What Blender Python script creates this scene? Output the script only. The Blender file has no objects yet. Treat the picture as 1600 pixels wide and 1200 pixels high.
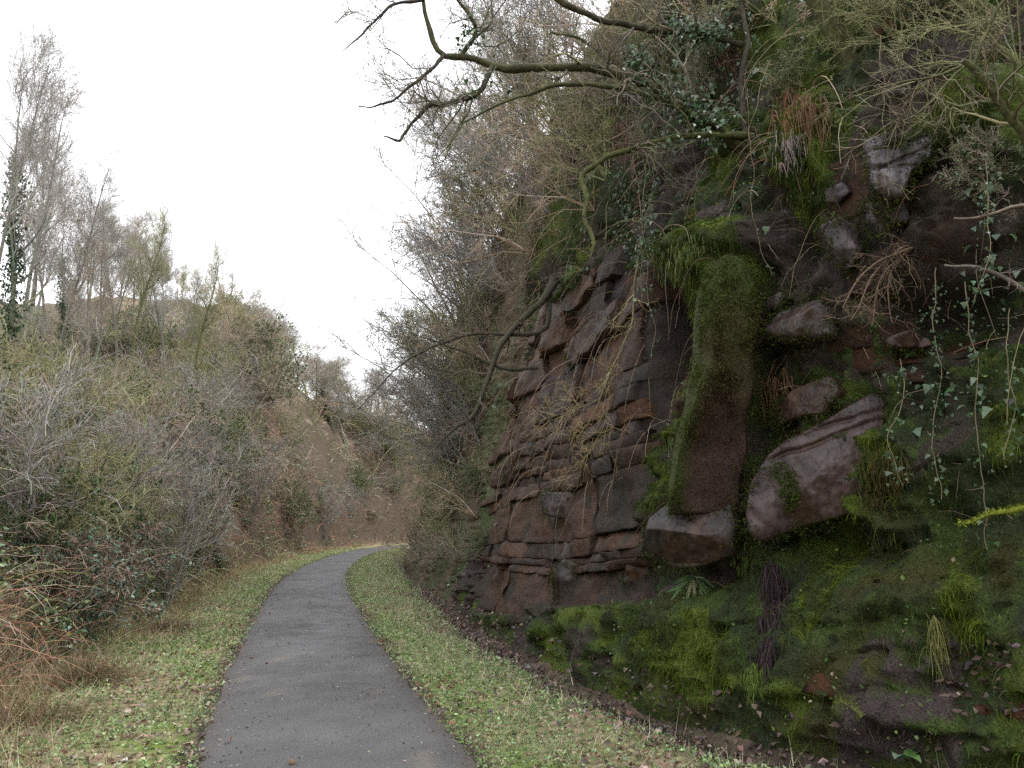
import bpy, math, random
import numpy as np
from mathutils import Vector, Matrix, Euler

C = bpy.context
S = C.scene
COL = S.collection
rng = np.random.default_rng(7)
random.seed(7)

# ------------------------------------------------------------------ camera, sky, sun, exposure
F, EYE = 1150.0, 1.65
PITCH = math.atan(220 / F)
cam_d = bpy.data.cameras.new('camera')
cam_d.sensor_width = 36
cam_d.lens = F / 1600 * 36
cam_d.clip_start = 0.05
cam_d.clip_end = 2000
cam = bpy.data.objects.new('camera', cam_d)
COL.objects.link(cam)
cam.location = (0, 0, EYE)
cam.rotation_euler = (math.pi / 2 + PITCH, 0, 0)
S.camera = cam

SUN_EL, SUN_AZ = math.radians(62), math.radians(92)      # azimuth clockwise from +Y: sun behind the rock face
w = bpy.data.worlds.new('World')
S.world = w
w.use_nodes = True
nt = w.node_tree
nt.nodes.clear()
out = nt.nodes.new('ShaderNodeOutputWorld')
bg = nt.nodes.new('ShaderNodeBackground')
sky = nt.nodes.new('ShaderNodeTexSky')
sky.sky_type = 'NISHITA'
sky.sun_disc = False
sky.sun_elevation = SUN_EL
sky.sun_rotation = SUN_AZ
sky.dust_density = 6
sky.air_density = 1.5
hs = nt.nodes.new('ShaderNodeHueSaturation')
hs.inputs['Saturation'].default_value = 0.25
mx = nt.nodes.new('ShaderNodeMix')
mx.data_type = 'RGBA'
mx.inputs[0].default_value = 0.72                         # cloud cover veiling the clear sky
mx.inputs[7].default_value = (15.5, 15.8, 16.5, 1)
nt.links.new(sky.outputs[0], hs.inputs['Color'])
nt.links.new(hs.outputs[0], mx.inputs[6])
nt.links.new(mx.outputs[2], bg.inputs[0])
bg.inputs[1].default_value = 0.12
nt.links.new(bg.outputs[0], out.inputs[0])

sun_d = bpy.data.lights.new('sun', 'SUN')
sun_d.energy = 1.5
sun_d.angle = math.radians(30)
sun_d.color = (1, 0.96, 0.9)
sun = bpy.data.objects.new('sun', sun_d)
COL.objects.link(sun)
sd = Vector((math.sin(SUN_AZ) * math.cos(SUN_EL), math.cos(SUN_AZ) * math.cos(SUN_EL), math.sin(SUN_EL)))
sun.rotation_euler = sd.to_track_quat('Z', 'Y').to_euler()

S.view_settings.view_transform = 'Standard'
S.view_settings.look = 'None'
S.view_settings.gamma = 1
S.view_settings.use_curve_mapping = False
S.view_settings.exposure = 0.65
S.cycles.max_bounces = 5
S.cycles.diffuse_bounces = 3
S.cycles.use_denoising = False

# ------------------------------------------------------------------ maths helpers
def ray(px, py):
    x = (px - 800) / F
    z = -(py - 600) / F
    return np.array([x, math.cos(PITCH) - z * math.sin(PITCH), math.sin(PITCH) + z * math.cos(PITCH)])

def at(px, py, d):
    r = ray(px, py)
    return np.array([0, 0, EYE]) + r * (d / r[1])

def project(P):
    P = np.asarray(P, float)
    y = P[..., 1]
    z = P[..., 2] - EYE
    fw = y * math.cos(PITCH) + z * math.sin(PITCH)
    up = -y * math.sin(PITCH) + z * math.cos(PITCH)
    fs = np.where(fw > 0.05, fw, 0.05)
    return np.where(fw > 0.05, 800 + F * P[..., 0] / fs, -9999), np.where(fw > 0.05, 600 - F * up / fs, -9999), fw

def _hash(ix, iy, iz, seed):
    h = (ix.astype(np.int64) * 374761393 + iy.astype(np.int64) * 668265263 + iz.astype(np.int64) * 2147483647 + seed * 974711) & 0xffffffff
    h = ((h ^ (h >> 13)) * 1274126177) & 0xffffffff
    h = ((h ^ (h >> 16)) * 2246822519) & 0xffffffff
    return ((h ^ (h >> 15)) & 0xffffff) / 0xffffff

def vnoise(p, seed=0):
    p = np.asarray(p, float)
    i = np.floor(p)
    f = p - i
    f = f * f * (3 - 2 * f)
    x, y, z = i[..., 0], i[..., 1], i[..., 2]
    r = 0
    for dx in (0, 1):
        for dy in (0, 1):
            for dz in (0, 1):
                wgt = (f[..., 0] if dx else 1 - f[..., 0]) * (f[..., 1] if dy else 1 - f[..., 1]) * (f[..., 2] if dz else 1 - f[..., 2])
                r = r + wgt * _hash(x + dx, y + dy, z + dz, seed)
    return r * 2 - 1

def fbm(p, octv=4, seed=0, gain=0.5):
    p = np.asarray(p, float)
    a, t, n = 1.0, 0, 0
    for k in range(octv):
        t = t + a * vnoise(p * (2.03 ** k) + k * 17.3, seed + k)
        n += a
        a *= gain
    return t / n

def sstep(a, b, x):
    t = np.clip((x - a) / (b - a), 0, 1)
    return t * t * (3 - 2 * t)

def in_poly(X, Y, poly):
    ins = np.zeros(X.shape, bool)
    n = len(poly)
    for i in range(n):
        x0, y0 = poly[i]
        x1, y1 = poly[(i + 1) % n]
        if y0 == y1:
            continue
        c = (y0 > Y) != (y1 > Y)
        ins ^= c & (X < (x1 - x0) * (Y - y0) / (y1 - y0) + x0)
    return ins

def spline(pts, n):
    """Catmull-Rom through the points (any dimension), n samples at even arc length"""
    P = np.asarray(pts, float)
    P = np.vstack([2 * P[0] - P[1], P, 2 * P[-1] - P[-2]])
    outp = []
    for i in range(1, len(P) - 2):
        t = np.linspace(0, 1, 24, endpoint=False)[:, None]
        a, b, c, d = P[i - 1], P[i], P[i + 1], P[i + 2]
        outp.append(0.5 * (2 * b + (c - a) * t + (2 * a - 5 * b + 4 * c - d) * t ** 2 + (3 * b - a - 3 * c + d) * t ** 3))
    outp = np.vstack(outp + [P[-2][None]])
    k = min(3, outp.shape[1])
    l = np.concatenate([[0], np.cumsum(np.linalg.norm(np.diff(outp[:, :k], axis=0), axis=1))])
    q = np.linspace(0, l[-1], n)
    return np.stack([np.interp(q, l, outp[:, j]) for j in range(outp.shape[1])], 1), q

def unit(v):
    return v / np.maximum(np.linalg.norm(v, axis=-1, keepdims=True), 1e-9)

def frame(d):
    """two unit vectors square to each row of d"""
    ref = np.where(np.abs(d[..., 2:3]) > 0.8, np.array([1.0, 0, 0]), np.array([0, 0, 1.0]))
    u = unit(np.cross(d, ref))
    return u, np.cross(d, u)

# ------------------------------------------------------------------ mesh building
class MB:
    def __init__(s):
        s.V, s.Cc, s.T, s.Q, s.n, s.extra = [], [], [], [], 0, []
    def add(s, V, F_, col):
        V = np.asarray(V, float).reshape(-1, 3)
        F_ = np.asarray(F_, np.int64)
        col = np.asarray(col, float)
        if col.ndim == 1:
            col = np.broadcast_to(col, (len(V), 3))
        (s.T if F_.shape[1] == 3 else s.Q).append(F_ + s.n)
        s.V.append(V)
        s.Cc.append(col)
        s.n += len(V)
    def tubes(s, P, R, col, sides=3, cap=False):
        P = np.asarray(P, float)
        if P.ndim == 2:
            P = P[None]
            R = np.asarray(R, float)[None]
        M, N, _ = P.shape
        R = np.broadcast_to(R, (M, N))
        T = unit(np.gradient(P, axis=1))
        mean = unit(P[:, -1] - P[:, 0])
        ref, _u = frame(mean)
        ref = ref[:, None, :] + 0 * T
        u = unit(ref - (ref * T).sum(-1, keepdims=True) * T)
        v = np.cross(T, u)
        a = np.arange(sides) / sides * 2 * math.pi
        ring = P[:, :, None, :] + R[:, :, None, None] * (np.cos(a)[:, None] * u[:, :, None, :] + np.sin(a)[:, None] * v[:, :, None, :])
        base = (np.arange(M) * N * sides)[:, None, None] + (np.arange(N - 1) * sides)[None, :, None]
        k = np.arange(sides)[None, None, :]
        k2 = (k + 1) % sides
        Fq = np.stack([base + k, base + k2, base + sides + k2, base + sides + k], -1).reshape(-1, 4)
        col = np.asarray(col, float)
        if col.ndim == 2:
            col = np.repeat(col, N * sides, axis=0)
        elif col.ndim == 3:
            col = np.repeat(col.reshape(-1, 3), sides, axis=0)
        s.add(ring.reshape(-1, 3), Fq, col)
        if cap:
            for e in (0, N - 1):
                idx = (np.arange(M) * N * sides)[:, None] + e * sides + np.arange(sides)[None]
                ctr = P[:, e]
                Vc = np.concatenate([ring[:, e].reshape(-1, 3), ctr])
                o = M * sides
                f3 = np.stack([(np.arange(M)[:, None] * sides + np.arange(sides)[None]).ravel(),
                               (np.arange(M)[:, None] * sides + (np.arange(sides)[None] + 1) % sides).ravel(),
                               np.repeat(o + np.arange(M), sides)], 1)
                s.add(Vc, f3, np.broadcast_to(np.asarray([0.12, 0.1, 0.07]), (len(Vc), 3)))
    def leaves(s, P, D, L, W, col, fold=0.25, roll=None):
        """folded four-sided leaves from points P along D"""
        P = np.asarray(P, float)
        M = len(P)
        D = unit(np.asarray(D, float))
        u, v = frame(D)
        a = rng.uniform(0, 2 * math.pi, M) if roll is None else np.broadcast_to(roll, (M,))
        sd_ = np.cos(a)[:, None] * u + np.sin(a)[:, None] * v
        nn = np.cross(D, sd_)
        L = np.broadcast_to(L, (M,))[:, None]
        W = np.broadcast_to(W, (M,))[:, None]
        mid = P + D * L * 0.45
        V = np.stack([P, mid + sd_ * W * 0.5 + nn * W * fold, P + D * L, mid - sd_ * W * 0.5 + nn * W * fold], 1)
        b = np.arange(M)[:, None] * 4
        Ft = np.concatenate([b + np.array([[0, 1, 2]]), b + np.array([[0, 2, 3]])])
        col = np.asarray(col, float)
        col = np.broadcast_to(col, (M, 3)) if col.ndim == 1 else col
        s.add(V.reshape(-1, 3), Ft, np.repeat(col, 4, axis=0))
    def lobed(s, P, Nrm, Dn, size, col):
        """ivy leaves: five lobes, facing Nrm with the tip along Dn"""
        M = len(P)
        Nrm = unit(Nrm)
        D = unit(Dn - (Dn * Nrm).sum(-1, keepdims=True) * Nrm)
        sd_ = np.cross(Nrm, D)
        pts = np.array([[0, 0, 0], [-.42, .05, -.08], [-.28, .38, .02], [-.05, .95, -.1], [.28, .38, .02], [.42, .05, -.08]])
        size = np.broadcast_to(size, (M,))[:, None, None]
        V = P[:, None] + size * (pts[:, 0][None, :, None] * sd_[:, None] + pts[:, 1][None, :, None] * D[:, None] + pts[:, 2][None, :, None] * Nrm[:, None])
        b = np.arange(M)[:, None] * 6
        Ft = np.concatenate([b + np.array([[0, k + 1, k]]) for k in range(1, 5)])
        s.add(V.reshape(-1, 3), Ft, np.repeat(np.broadcast_to(col, (M, 3)), 6, axis=0))
    def blades(s, P, D, L, W, col, bend=0.3):
        """one-triangle-pair blades: a base quad narrowing to a drooping tip"""
        M = len(P)
        D = unit(D)
        u, v = frame(D)
        a = rng.uniform(0, 2 * math.pi, M)
        sd_ = np.cos(a)[:, None] * u + np.sin(a)[:, None] * v
        L = np.broadcast_to(L, (M,))[:, None]
        W = np.broadcast_to(W, (M,))[:, None]
        off = np.cross(D, sd_)
        V = np.stack([P - sd_ * W / 2, P + sd_ * W / 2, P + D * L + off * L * bend], 1)
        Ft = np.arange(M * 3).reshape(M, 3)
        col = np.broadcast_to(col, (M, 3)) if np.ndim(col) == 1 else col
        s.add(V.reshape(-1, 3), Ft, np.repeat(col, 3, axis=0))
    def data(s, name, mat, smooth=True, attrs=None):
        me = bpy.data.meshes.new(name)
        V = np.concatenate(s.V).astype(np.float32)
        Cc = np.concatenate(s.Cc)
        T = np.concatenate(s.T) if s.T else np.zeros((0, 3), np.int64)
        Q = np.concatenate(s.Q) if s.Q else np.zeros((0, 4), np.int64)
        me.vertices.add(len(V))
        me.vertices.foreach_set('co', V.ravel())
        li = np.concatenate([T.ravel(), Q.ravel()]).astype(np.int32)
        me.loops.add(len(li))
        me.loops.foreach_set('vertex_index', li)
        nf = len(T) + len(Q)
        me.polygons.add(nf)
        st = np.concatenate([np.arange(len(T)) * 3, len(T) * 3 + np.arange(len(Q)) * 4]).astype(np.int32)
        me.polygons.foreach_set('loop_start', st)
        me.polygons.foreach_set('use_smooth', np.full(nf, smooth))
        me.update(calc_edges=True)
        ca = me.attributes.new('col', 'FLOAT_COLOR', 'POINT')
        ca.data.foreach_set('color', np.concatenate([np.clip(Cc, 0, 1), np.ones((len(Cc), 1))], 1).astype(np.float32).ravel())
        for k, a in (attrs or {}).items():
            at_ = me.attributes.new(k, 'FLOAT', 'POINT')
            at_.data.foreach_set('value', np.asarray(a, np.float32).ravel())
        me.materials.append(mat)
        return me
    def build(s, name, mat, parent=None, smooth=True, attrs=None):
        return link(name, s.data(name, mat, smooth, attrs), parent)

def link(name, me, parent=None):
    o = bpy.data.objects.new(name, me)
    COL.objects.link(o)
    if parent is not None:
        o.parent = parent
    return o

def tag(o, label=None, cat=None, group=None, kind=None):
    for k, v in (('label', label), ('category', cat), ('group', group), ('kind', kind)):
        if v:
            o[k] = v
    return o

def thing(name, label, cat, loc=(0, 0, 0), group=None):
    o = bpy.data.objects.new(name, None)
    COL.objects.link(o)
    o.location = loc
    o.empty_display_size = 0.1
    return tag(o, label, cat, group)

def copy_thing(src, label, group=None):
    c = src.copy()
    COL.objects.link(c)
    c['label'] = label
    if group:
        c['group'] = group
    for ch in list(src.children):
        d = ch.copy()
        COL.objects.link(d)
        d.parent = c
        for g in list(ch.children):
            e = g.copy()
            COL.objects.link(e)
            e.parent = d
    return c

def vary(base, n, amt=0.25, hue=0.08):
    """n colours around one base colour"""
    b = np.asarray(base, float)[None]
    return np.clip(b * (1 + rng.normal(0, amt, (n, 1))) * (1 + rng.normal(0, hue, (n, 3))), 0.004, 0.9)

def pick(cols, n, p=None, amt=0.22):
    cols = np.asarray(cols, float)
    i = rng.choice(len(cols), n, p=p)
    return np.clip(cols[i] * (1 + rng.normal(0, amt, (n, 1))) * (1 + rng.normal(0, 0.06, (n, 3))), 0.004, 0.9)

# ------------------------------------------------------------------ materials
def material(name, rough=0.7, spec=0.3, scale=30.0, lo=0.7, hi=1.3, bump=0.0, bump_scale=60.0, trans=0.0, rough_var=0.0, stretch=None):
    m = bpy.data.materials.new(name)
    m.use_nodes = True
    t = m.node_tree
    b = t.nodes['Principled BSDF']
    a = t.nodes.new('ShaderNodeAttribute')
    a.attribute_name = 'col'
    tc = t.nodes.new('ShaderNodeTexCoord')
    vec = tc.outputs['Object']
    if stretch:
        mp = t.nodes.new('ShaderNodeMapping')
        mp.inputs['Scale'].default_value = stretch
        t.links.new(vec, mp.inputs[0])
        vec = mp.outputs[0]
    n = t.nodes.new('ShaderNodeTexNoise')
    n.inputs['Scale'].default_value = scale
    n.inputs['Detail'].default_value = 5
    n.inputs['Roughness'].default_value = 0.65
    t.links.new(vec, n.inputs['Vector'])
    mr = t.nodes.new('ShaderNodeMapRange')
    mr.inputs[1].default_value = 0.3
    mr.inputs[2].default_value = 0.7
    mr.inputs[3].default_value = lo
    mr.inputs[4].default_value = hi
    t.links.new(n.outputs[0], mr.inputs[0])
    mul = t.nodes.new('ShaderNodeVectorMath')
    mul.operation = 'SCALE'
    t.links.new(a.outputs['Color'], mul.inputs[0])
    t.links.new(mr.outputs[0], mul.inputs['Scale'])
    t.links.new(mul.outputs[0], b.inputs['Base Color'])
    b.inputs['Roughness'].default_value = rough
    b.inputs['Specular IOR Level'].default_value = spec
    if rough_var:
        n2 = t.nodes.new('ShaderNodeTexNoise')
        n2.inputs['Scale'].default_value = 4.0
        n2.inputs['Detail'].default_value = 6
        t.links.new(vec, n2.inputs['Vector'])
        m2 = t.nodes.new('ShaderNodeMapRange')
        m2.inputs[1].default_value = 0.35
        m2.inputs[2].default_value = 0.65
        m2.inputs[3].default_value = rough - rough_var
        m2.inputs[4].default_value = rough + rough_var
        t.links.new(n2.outputs[0], m2.inputs[0])
        t.links.new(m2.outputs[0], b.inputs['Roughness'])
    if bump:
        n3 = t.nodes.new('ShaderNodeTexNoise')
        n3.inputs['Scale'].default_value = bump_scale
        n3.inputs['Detail'].default_value = 7
        n3.inputs['Roughness'].default_value = 0.7
        t.links.new(vec, n3.inputs['Vector'])
        bp = t.nodes.new('ShaderNodeBump')
        bp.inputs['Strength'].default_value = 1.0
        bp.inputs['Distance'].default_value = bump
        t.links.new(n3.outputs[0], bp.inputs['Height'])
        t.links.new(bp.outputs[0], b.inputs['Normal'])
    if trans:
        tr = t.nodes.new('ShaderNodeBsdfTranslucent')
        t.links.new(mul.outputs[0], tr.inputs[0])
        ms = t.nodes.new('ShaderNodeMixShader')
        ms.inputs[0].default_value = trans
        o = t.nodes['Material Output']
        t.links.new(b.outputs[0], ms.inputs[1])
        t.links.new(tr.outputs[0], ms.inputs[2])
        t.links.new(ms.outputs[0], o.inputs[0])
    return m

M_ground = material('ground_soil', 0.85, 0.2, 9, 0.55, 1.5, 0.03, 25)
M_path = material('asphalt', 0.6, 0.3, 70, 0.62, 1.4, 0.006, 120, rough_var=0.1)
M_cliff = material('mossy_rock', 0.72, 0.25, 55, 0.32, 2.1, 0.045, 55)
M_rock = material('wet_sandstone', 0.45, 0.30, 18, 0.30, 1.5, 0.03, 40, rough_var=0.2)
M_bould = material('smooth_wet_rock', 0.32, 0.42, 14, 0.22, 1.3, 0.010, 34, rough_var=0.17, stretch=(1, 1, 0.45))
M_bark = material('bark', 0.8, 0.2, 25, 0.5, 1.5, 0.01, 60)
M_twig = material('twig_bark', 0.75, 0.2, 8, 0.75, 1.25)
M_leaf = material('leaf', 0.5, 0.4, 6, 0.7, 1.3, trans=0.25)
M_gloss = material('glossy_leaf', 0.32, 0.5, 6, 0.7, 1.3, trans=0.12)
M_moss = material('moss', 0.9, 0.1, 10, 0.6, 1.4, trans=0.3)
M_grass = material('grass_blade', 0.6, 0.3, 3, 0.7, 1.3, trans=0.3)
M_dead = material('dead_leaf', 0.7, 0.25, 12, 0.7, 1.3, trans=0.15)
M_water = material('ditch_water', 0.08, 0.5, 3, 0.8, 1.2, 0.004, 8)

# ------------------------------------------------------------------ path and terrain
PATH_PTS = [(4.0, -10), (1.3, -2), (-.1, 2), (-1.2, 5.5), (-1.8, 7.35), (-2.92, 11.2), (-5.3, 20), (-7.05, 28.3), (-8.62, 39.3), (-9.35, 51), (-8.6, 60), (-5, 67), (2, 73), (14, 77), (40, 80)]
PC, PL = spline(PATH_PTS, 900)
PT = unit(np.gradient(PC, axis=0))
PN = np.stack([-PT[:, 1], PT[:, 0]], 1)           # to the left of travel
HALF = 1.02

def path_uv(x, y):
    x = np.asarray(x, float)
    sh = x.shape
    Q = np.stack([x.ravel(), np.asarray(y, float).ravel()], 1)
    u = np.empty(len(Q))
    tt = np.empty(len(Q))
    for a in range(0, len(Q), 20000):
        q = Q[a:a + 20000]
        d = (q[:, None, 0] - PC[None, :, 0]) ** 2 + (q[:, None, 1] - PC[None, :, 1]) ** 2
        k = d.argmin(1)
        sgn = np.sign(((q - PC[k]) * PN[k]).sum(1))
        u[a:a + 20000] = np.sqrt(d[np.arange(len(q)), k]) * sgn
        tt[a:a + 20000] = PL[k]
    return u.reshape(sh), tt.reshape(sh)

T0 = PL[np.argmin(np.abs(PC[:, 1]))]                # arc length where the path passes the camera
BASE_PTS = [(6.4, -6), (5.6, 0.5), (4.3, 3.2), (3.3, 4.6), (2.5, 5.45), (1.9, 6.2), (1.45, 7.0), (.72, 8.6), (.05, 10.7), (-.45, 12.5), (-1.1, 15.5), (-2.6, 22.2), (-4.3, 30.5), (-5.0, 36), (-4.8, 44), (-2, 52), (6, 60), (20, 65)]
BC, BL = spline(BASE_PTS, 1200)
BT = unit(np.gradient(BC, axis=0))
BN = np.stack([-BT[:, 1], BT[:, 0]], 1)             # from the rock out towards the path

def terrain(x, y):
    u, t = path_uv(x, y)
    t = t - T0
    p = np.stack([np.asarray(x, float), np.asarray(y, float), np.zeros_like(u)], -1)
    hmax = np.interp(t, [-20, 0, 8, 16, 24, 32, 40, 47, 54, 62, 75, 120], [2.8, 2.9, 3.1, 3.7, 4.8, 6.8, 11.6, 15.2, 14.0, 12.0, 10.8, 9.5])
    e = 2.75 + 0.5 * fbm(p * 0.35, 3, 3)
    wd = np.interp(t, [0, 30, 45, 60], [5.2, 5.2, 6.2, 6.5])
    q = np.clip((u - e) / wd, 0, 1)
    h = hmax * (1 - (1 - q) ** 1.7) * sstep(0, 0.12, q) + np.clip(u - e - wd, 0, 60) * 0.02 - np.clip(hmax - 6.5, 0, 20) * sstep(11, 20, u) * sstep(48, 40, t)
    h = h + sstep(0.25, 0.7, q) * sstep(22, 38, t) * 0.5 * (1 - 2 * np.abs(fbm(p * .9, 3, 13)))
    h = h + sstep(0.0, 0.4, q) * (0.8 * fbm(p * 0.38, 4, 11) + 0.16 * fbm(p * 1.7, 3, 12))
    # right of the path: verge, then a shallow ditch at the foot of the rock
    near = np.clip(np.abs(u) - HALF, 0, 9)
    h = h + 0.045 * fbm(p * 1.3, 3, 5) * sstep(0.05, 0.6, near) * (q < 0.1)
    sh = p.shape[:-1]
    Q = p.reshape(-1, 3)
    dd = np.empty(len(Q))
    for a in range(0, len(Q), 20000):
        k = Q[a:a + 20000]
        D2 = (k[:, None, 0] - BC[None, ::3, 0]) ** 2 + (k[:, None, 1] - BC[None, ::3, 1]) ** 2
        j = D2.argmin(1) * 3
        dd[a:a + 20000] = ((k[:, :2] - BC[j]) * BN[j]).sum(1)
    dd = dd.reshape(sh)
    dw = dd + 0.22 * fbm(p * 1.6, 3, 8)
    ditch = np.exp(-((dw - 0.26) / 0.22) ** 2) * (u < 0)
    h = h - 0.17 * ditch
    return h, u, t, dd

gx = np.concatenate([np.linspace(-160, -30, 27)[:-1], np.linspace(-30, -16, 40)[:-1], np.linspace(-16, 5, 250), np.linspace(5, 30, 22)[1:], np.linspace(30, 160, 20)[1:]])
gy = np.concatenate([np.linspace(-60, 2, 22)[:-1], np.linspace(2, 14, 140)[:-1], np.linspace(14, 40, 110)[:-1], np.linspace(40, 90, 90)[:-1], np.linspace(90, 240, 24)])
GX, GY = np.meshgrid(gx, gy)
H, U, T, DD = terrain(GX, GY)
Pg = np.stack([GX, GY, np.zeros_like(GX)], -1)
n1 = fbm(Pg * 0.9, 4, 21)
n2 = fbm(Pg * 3.5, 3, 22)
grassc = np.array([.20, .23, .09])
mossc = np.array([.13, .18, .035])
litter = np.array([.25, .185, .125])
soil = np.array([.045, .032, .024])
tan = np.array([.34, .285, .205])
k = sstep(-0.25, 0.35, n1 + 0.5 * n2)[..., None]
colg = grassc * k + litter * (1 - k)
wm = (np.exp(-((np.abs(U) - HALF - 0.25) / 0.3) ** 2) * sstep(-0.4, 0.3, n2))[..., None]
colg = colg * (1 - wm) + mossc * wm
we = sstep(HALF + 0.14, HALF - 0.02, np.abs(U) + 0.08 * n2)[..., None]
colg = colg * (1 - we) + np.array([.05, .035, .032]) * we
wb = sstep(2.3, 3.4, U + 0.5 * n1)[..., None]
kb = sstep(-0.3, 0.4, n1 - 0.4 * n2)[..., None]
gb = sstep(.1, .45, fbm(Pg * 0.6, 3, 23))[..., None]
tan = tan * (1 - gb) + np.array([.17, .18, .085]) * gb
colg = colg * (1 - wb) + (tan * 0.75 * kb + np.array([.16, .12, .08]) * (1 - kb)) * wb
wd_ = (np.exp(-((DD - 0.12 + 0.3 * n2) / 0.3) ** 2) * (U < 0))[..., None]
colg = colg * (1 - wd_) + soil * wd_
sl = np.hypot(np.gradient(H, axis=1) / np.gradient(gx)[None], np.gradient(H, axis=0) / np.gradient(gy)[:, None])
ws = (sstep(1.1, 2.0, sl + .4 * n2) * (U > 2))[..., None]
colg = colg * (1 - ws) + np.array([.085, .062, .045]) * ws
mb = MB()
ny, nx = GX.shape
idx = np.arange(ny * nx).reshape(ny, nx)
mb.add(np.stack([GX, GY, H], -1), np.stack([idx[:-1, :-1], idx[:-1, 1:], idx[1:, 1:], idx[1:, :-1]], -1).reshape(-1, 4), colg.reshape(-1, 3))
tag(mb.build('ground', M_ground), kind='structure')

def ground_z(x, y):
    return terrain(np.atleast_1d(np.asarray(x, float)), np.atleast_1d(np.asarray(y, float)))[0]

def ground_at(px, py, far=130):
    """first hit of the sight line through a picture point with the terrain"""
    r = ray(px, py)
    r = r / r[1]
    d = np.linspace(3, far, 2600)
    P = np.array([0, 0, EYE]) + r[None] * d[:, None]
    h = terrain(P[:, 0], P[:, 1])[0]
    b = np.nonzero(P[:, 2] < h)[0]
    i = b[0] if len(b) else len(d) - 1
    return np.array([P[i, 0], P[i, 1], h[i]])

# asphalt strip: ragged edges, slight crown
ks = np.arange(0, 900)
na = 15
vv = np.linspace(-1, 1, na)
ed = HALF + 0.07 * fbm(np.stack([PL * 2.5, PL * 0, PL * 0], -1), 4, 31)
ed2 = HALF + 0.07 * fbm(np.stack([PL * 2.5, PL * 0 + 9, PL * 0], -1), 4, 32)
Wd = np.where(vv[None] > 0, ed[:, None], ed2[:, None]) * vv[None]
Pp = PC[:, None, :] + PN[:, None, :] * Wd[..., None]
Zp = 0.012 + 0.03 * (1 - vv[None] ** 2) + 0 * Wd
Zp[:, 0] = Zp[:, -1] = -0.02
Pp = np.concatenate([Pp, Zp[..., None]], -1)
pn = fbm(Pp * 1.1, 4, 33)
pn2 = fbm(Pp * np.array([6, 6, 6]), 3, 34)
pcol = np.array([.078, .076, .077])[None, None] * (1 + 0.6 * pn + 0.22 * pn2)[..., None]
edge = sstep(0.78, 0.98, np.abs(vv)[None] + 0.12 * pn2 + 0.10 * pn)[..., None]
pcol = pcol * (1 - edge) + np.array([.074, .058, .048]) * edge
pale = sstep(0.42, 0.6, fbm(Pp * np.array([3.1, 1.8, 1]), 3, 36))[..., None] * 0.35
pcol = pcol * (1 - pale) + np.array([.19, .16, .125]) * pale
mb = MB()
idx = np.arange(900 * na).reshape(900, na)
mb.add(Pp, np.stack([idx[:-1, :-1], idx[1:, :-1], idx[1:, 1:], idx[:-1, 1:]], -1).reshape(-1, 4)[:, ::-1], pcol.reshape(-1, 3))
tag(mb.build('path', M_path), kind='structure')

# standing water in the ditch at the foot of the rock
i0 = np.nonzero((BC[:, 1] > 5.3) & (BC[:, 1] < 13.5) & (BL > 3))[0][::4]
wl = np.concatenate([BC[i0] + BN[i0] * 0.06, np.full((len(i0), 1), -0.125)], 1)
wr = np.concatenate([BC[i0] + BN[i0] * 0.62, np.full((len(i0), 1), -0.125)], 1)
mb = MB()
nI = len(i0)
mb.add(np.concatenate([wl, wr]), np.stack([np.arange(nI - 1), np.arange(1, nI), nI + np.arange(1, nI), nI + np.arange(nI - 1)], 1), np.array([.02, .016, .012]))
tag(mb.build('ditch_water', M_water), kind='structure')

# ------------------------------------------------------------------ the rock face
s_of_y = lambda y: np.interp(y, BC[:, 1], BL)
sa, sb, sc_, sd_ = s_of_y(3.0), s_of_y(14.5), s_of_y(34), BL[-1]
sv = np.concatenate([np.linspace(0, sa, 24)[:-1], np.linspace(sa, sb, 400)[:-1], np.linspace(sb, sc_, 150)[:-1], np.linspace(sc_, sd_, 50)])
zv = np.concatenate([np.linspace(-0.4, 6.2, 205)[:-1], np.linspace(6.2, 12, 46)[:-1], np.linspace(12, 13.2, 10)])
SS, ZZ = np.meshgrid(sv, zv)
bx = np.stack([np.interp(SS, BL, BC[:, j]) for j in (0, 1)], -1)
bn = unit(np.stack([np.interp(SS, BL, BN[:, j]) for j in (0, 1)], -1))
YY = bx[..., 1]
zk = np.array([-0.4, 0, 0.5, 0.9, 1.3, 1.8, 2.5, 4.2, 6, 8, 11, 12, 13.2])
R1 = np.array([0.05, 0, -.16, -.36, -.62, -.85, -.85, -1.0, -1.4, -2.1, -3.6, -5, -26])
R2 = np.array([0.05, 0, -.22, -.40, -.55, -.62, -.66, -.85, -1.1, -1.4, -2.1, -3, -26])
R3 = np.array([0.10, 0, -.30, -.50, -.65, -.80, -.95, -1.2, -1.4, -1.7, -2.3, -3.2, -26])
o1, o2, o3 = (np.interp(ZZ, zk, r) for r in (R1, R2, R3))
k12 = sstep(6.3, 7.6, YY)
k23 = sstep(12.5, 15.5, YY)
OFF = (o1 * (1 - k12) + o2 * k12) * (1 - k23) + o3 * k23

def surf(s, z, off):
    b = np.stack([np.interp(s, BL, BC[:, j]) for j in (0, 1)], -1)
    n = unit(np.stack([np.interp(s, BL, BN[:, j]) for j in (0, 1)], -1))
    return np.concatenate([b + n * off[..., None], z[..., None]], -1)

P0 = np.concatenate([bx + bn * OFF[..., None], ZZ[..., None]], -1)
px0, py0, fw0 = project(P0)

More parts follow.
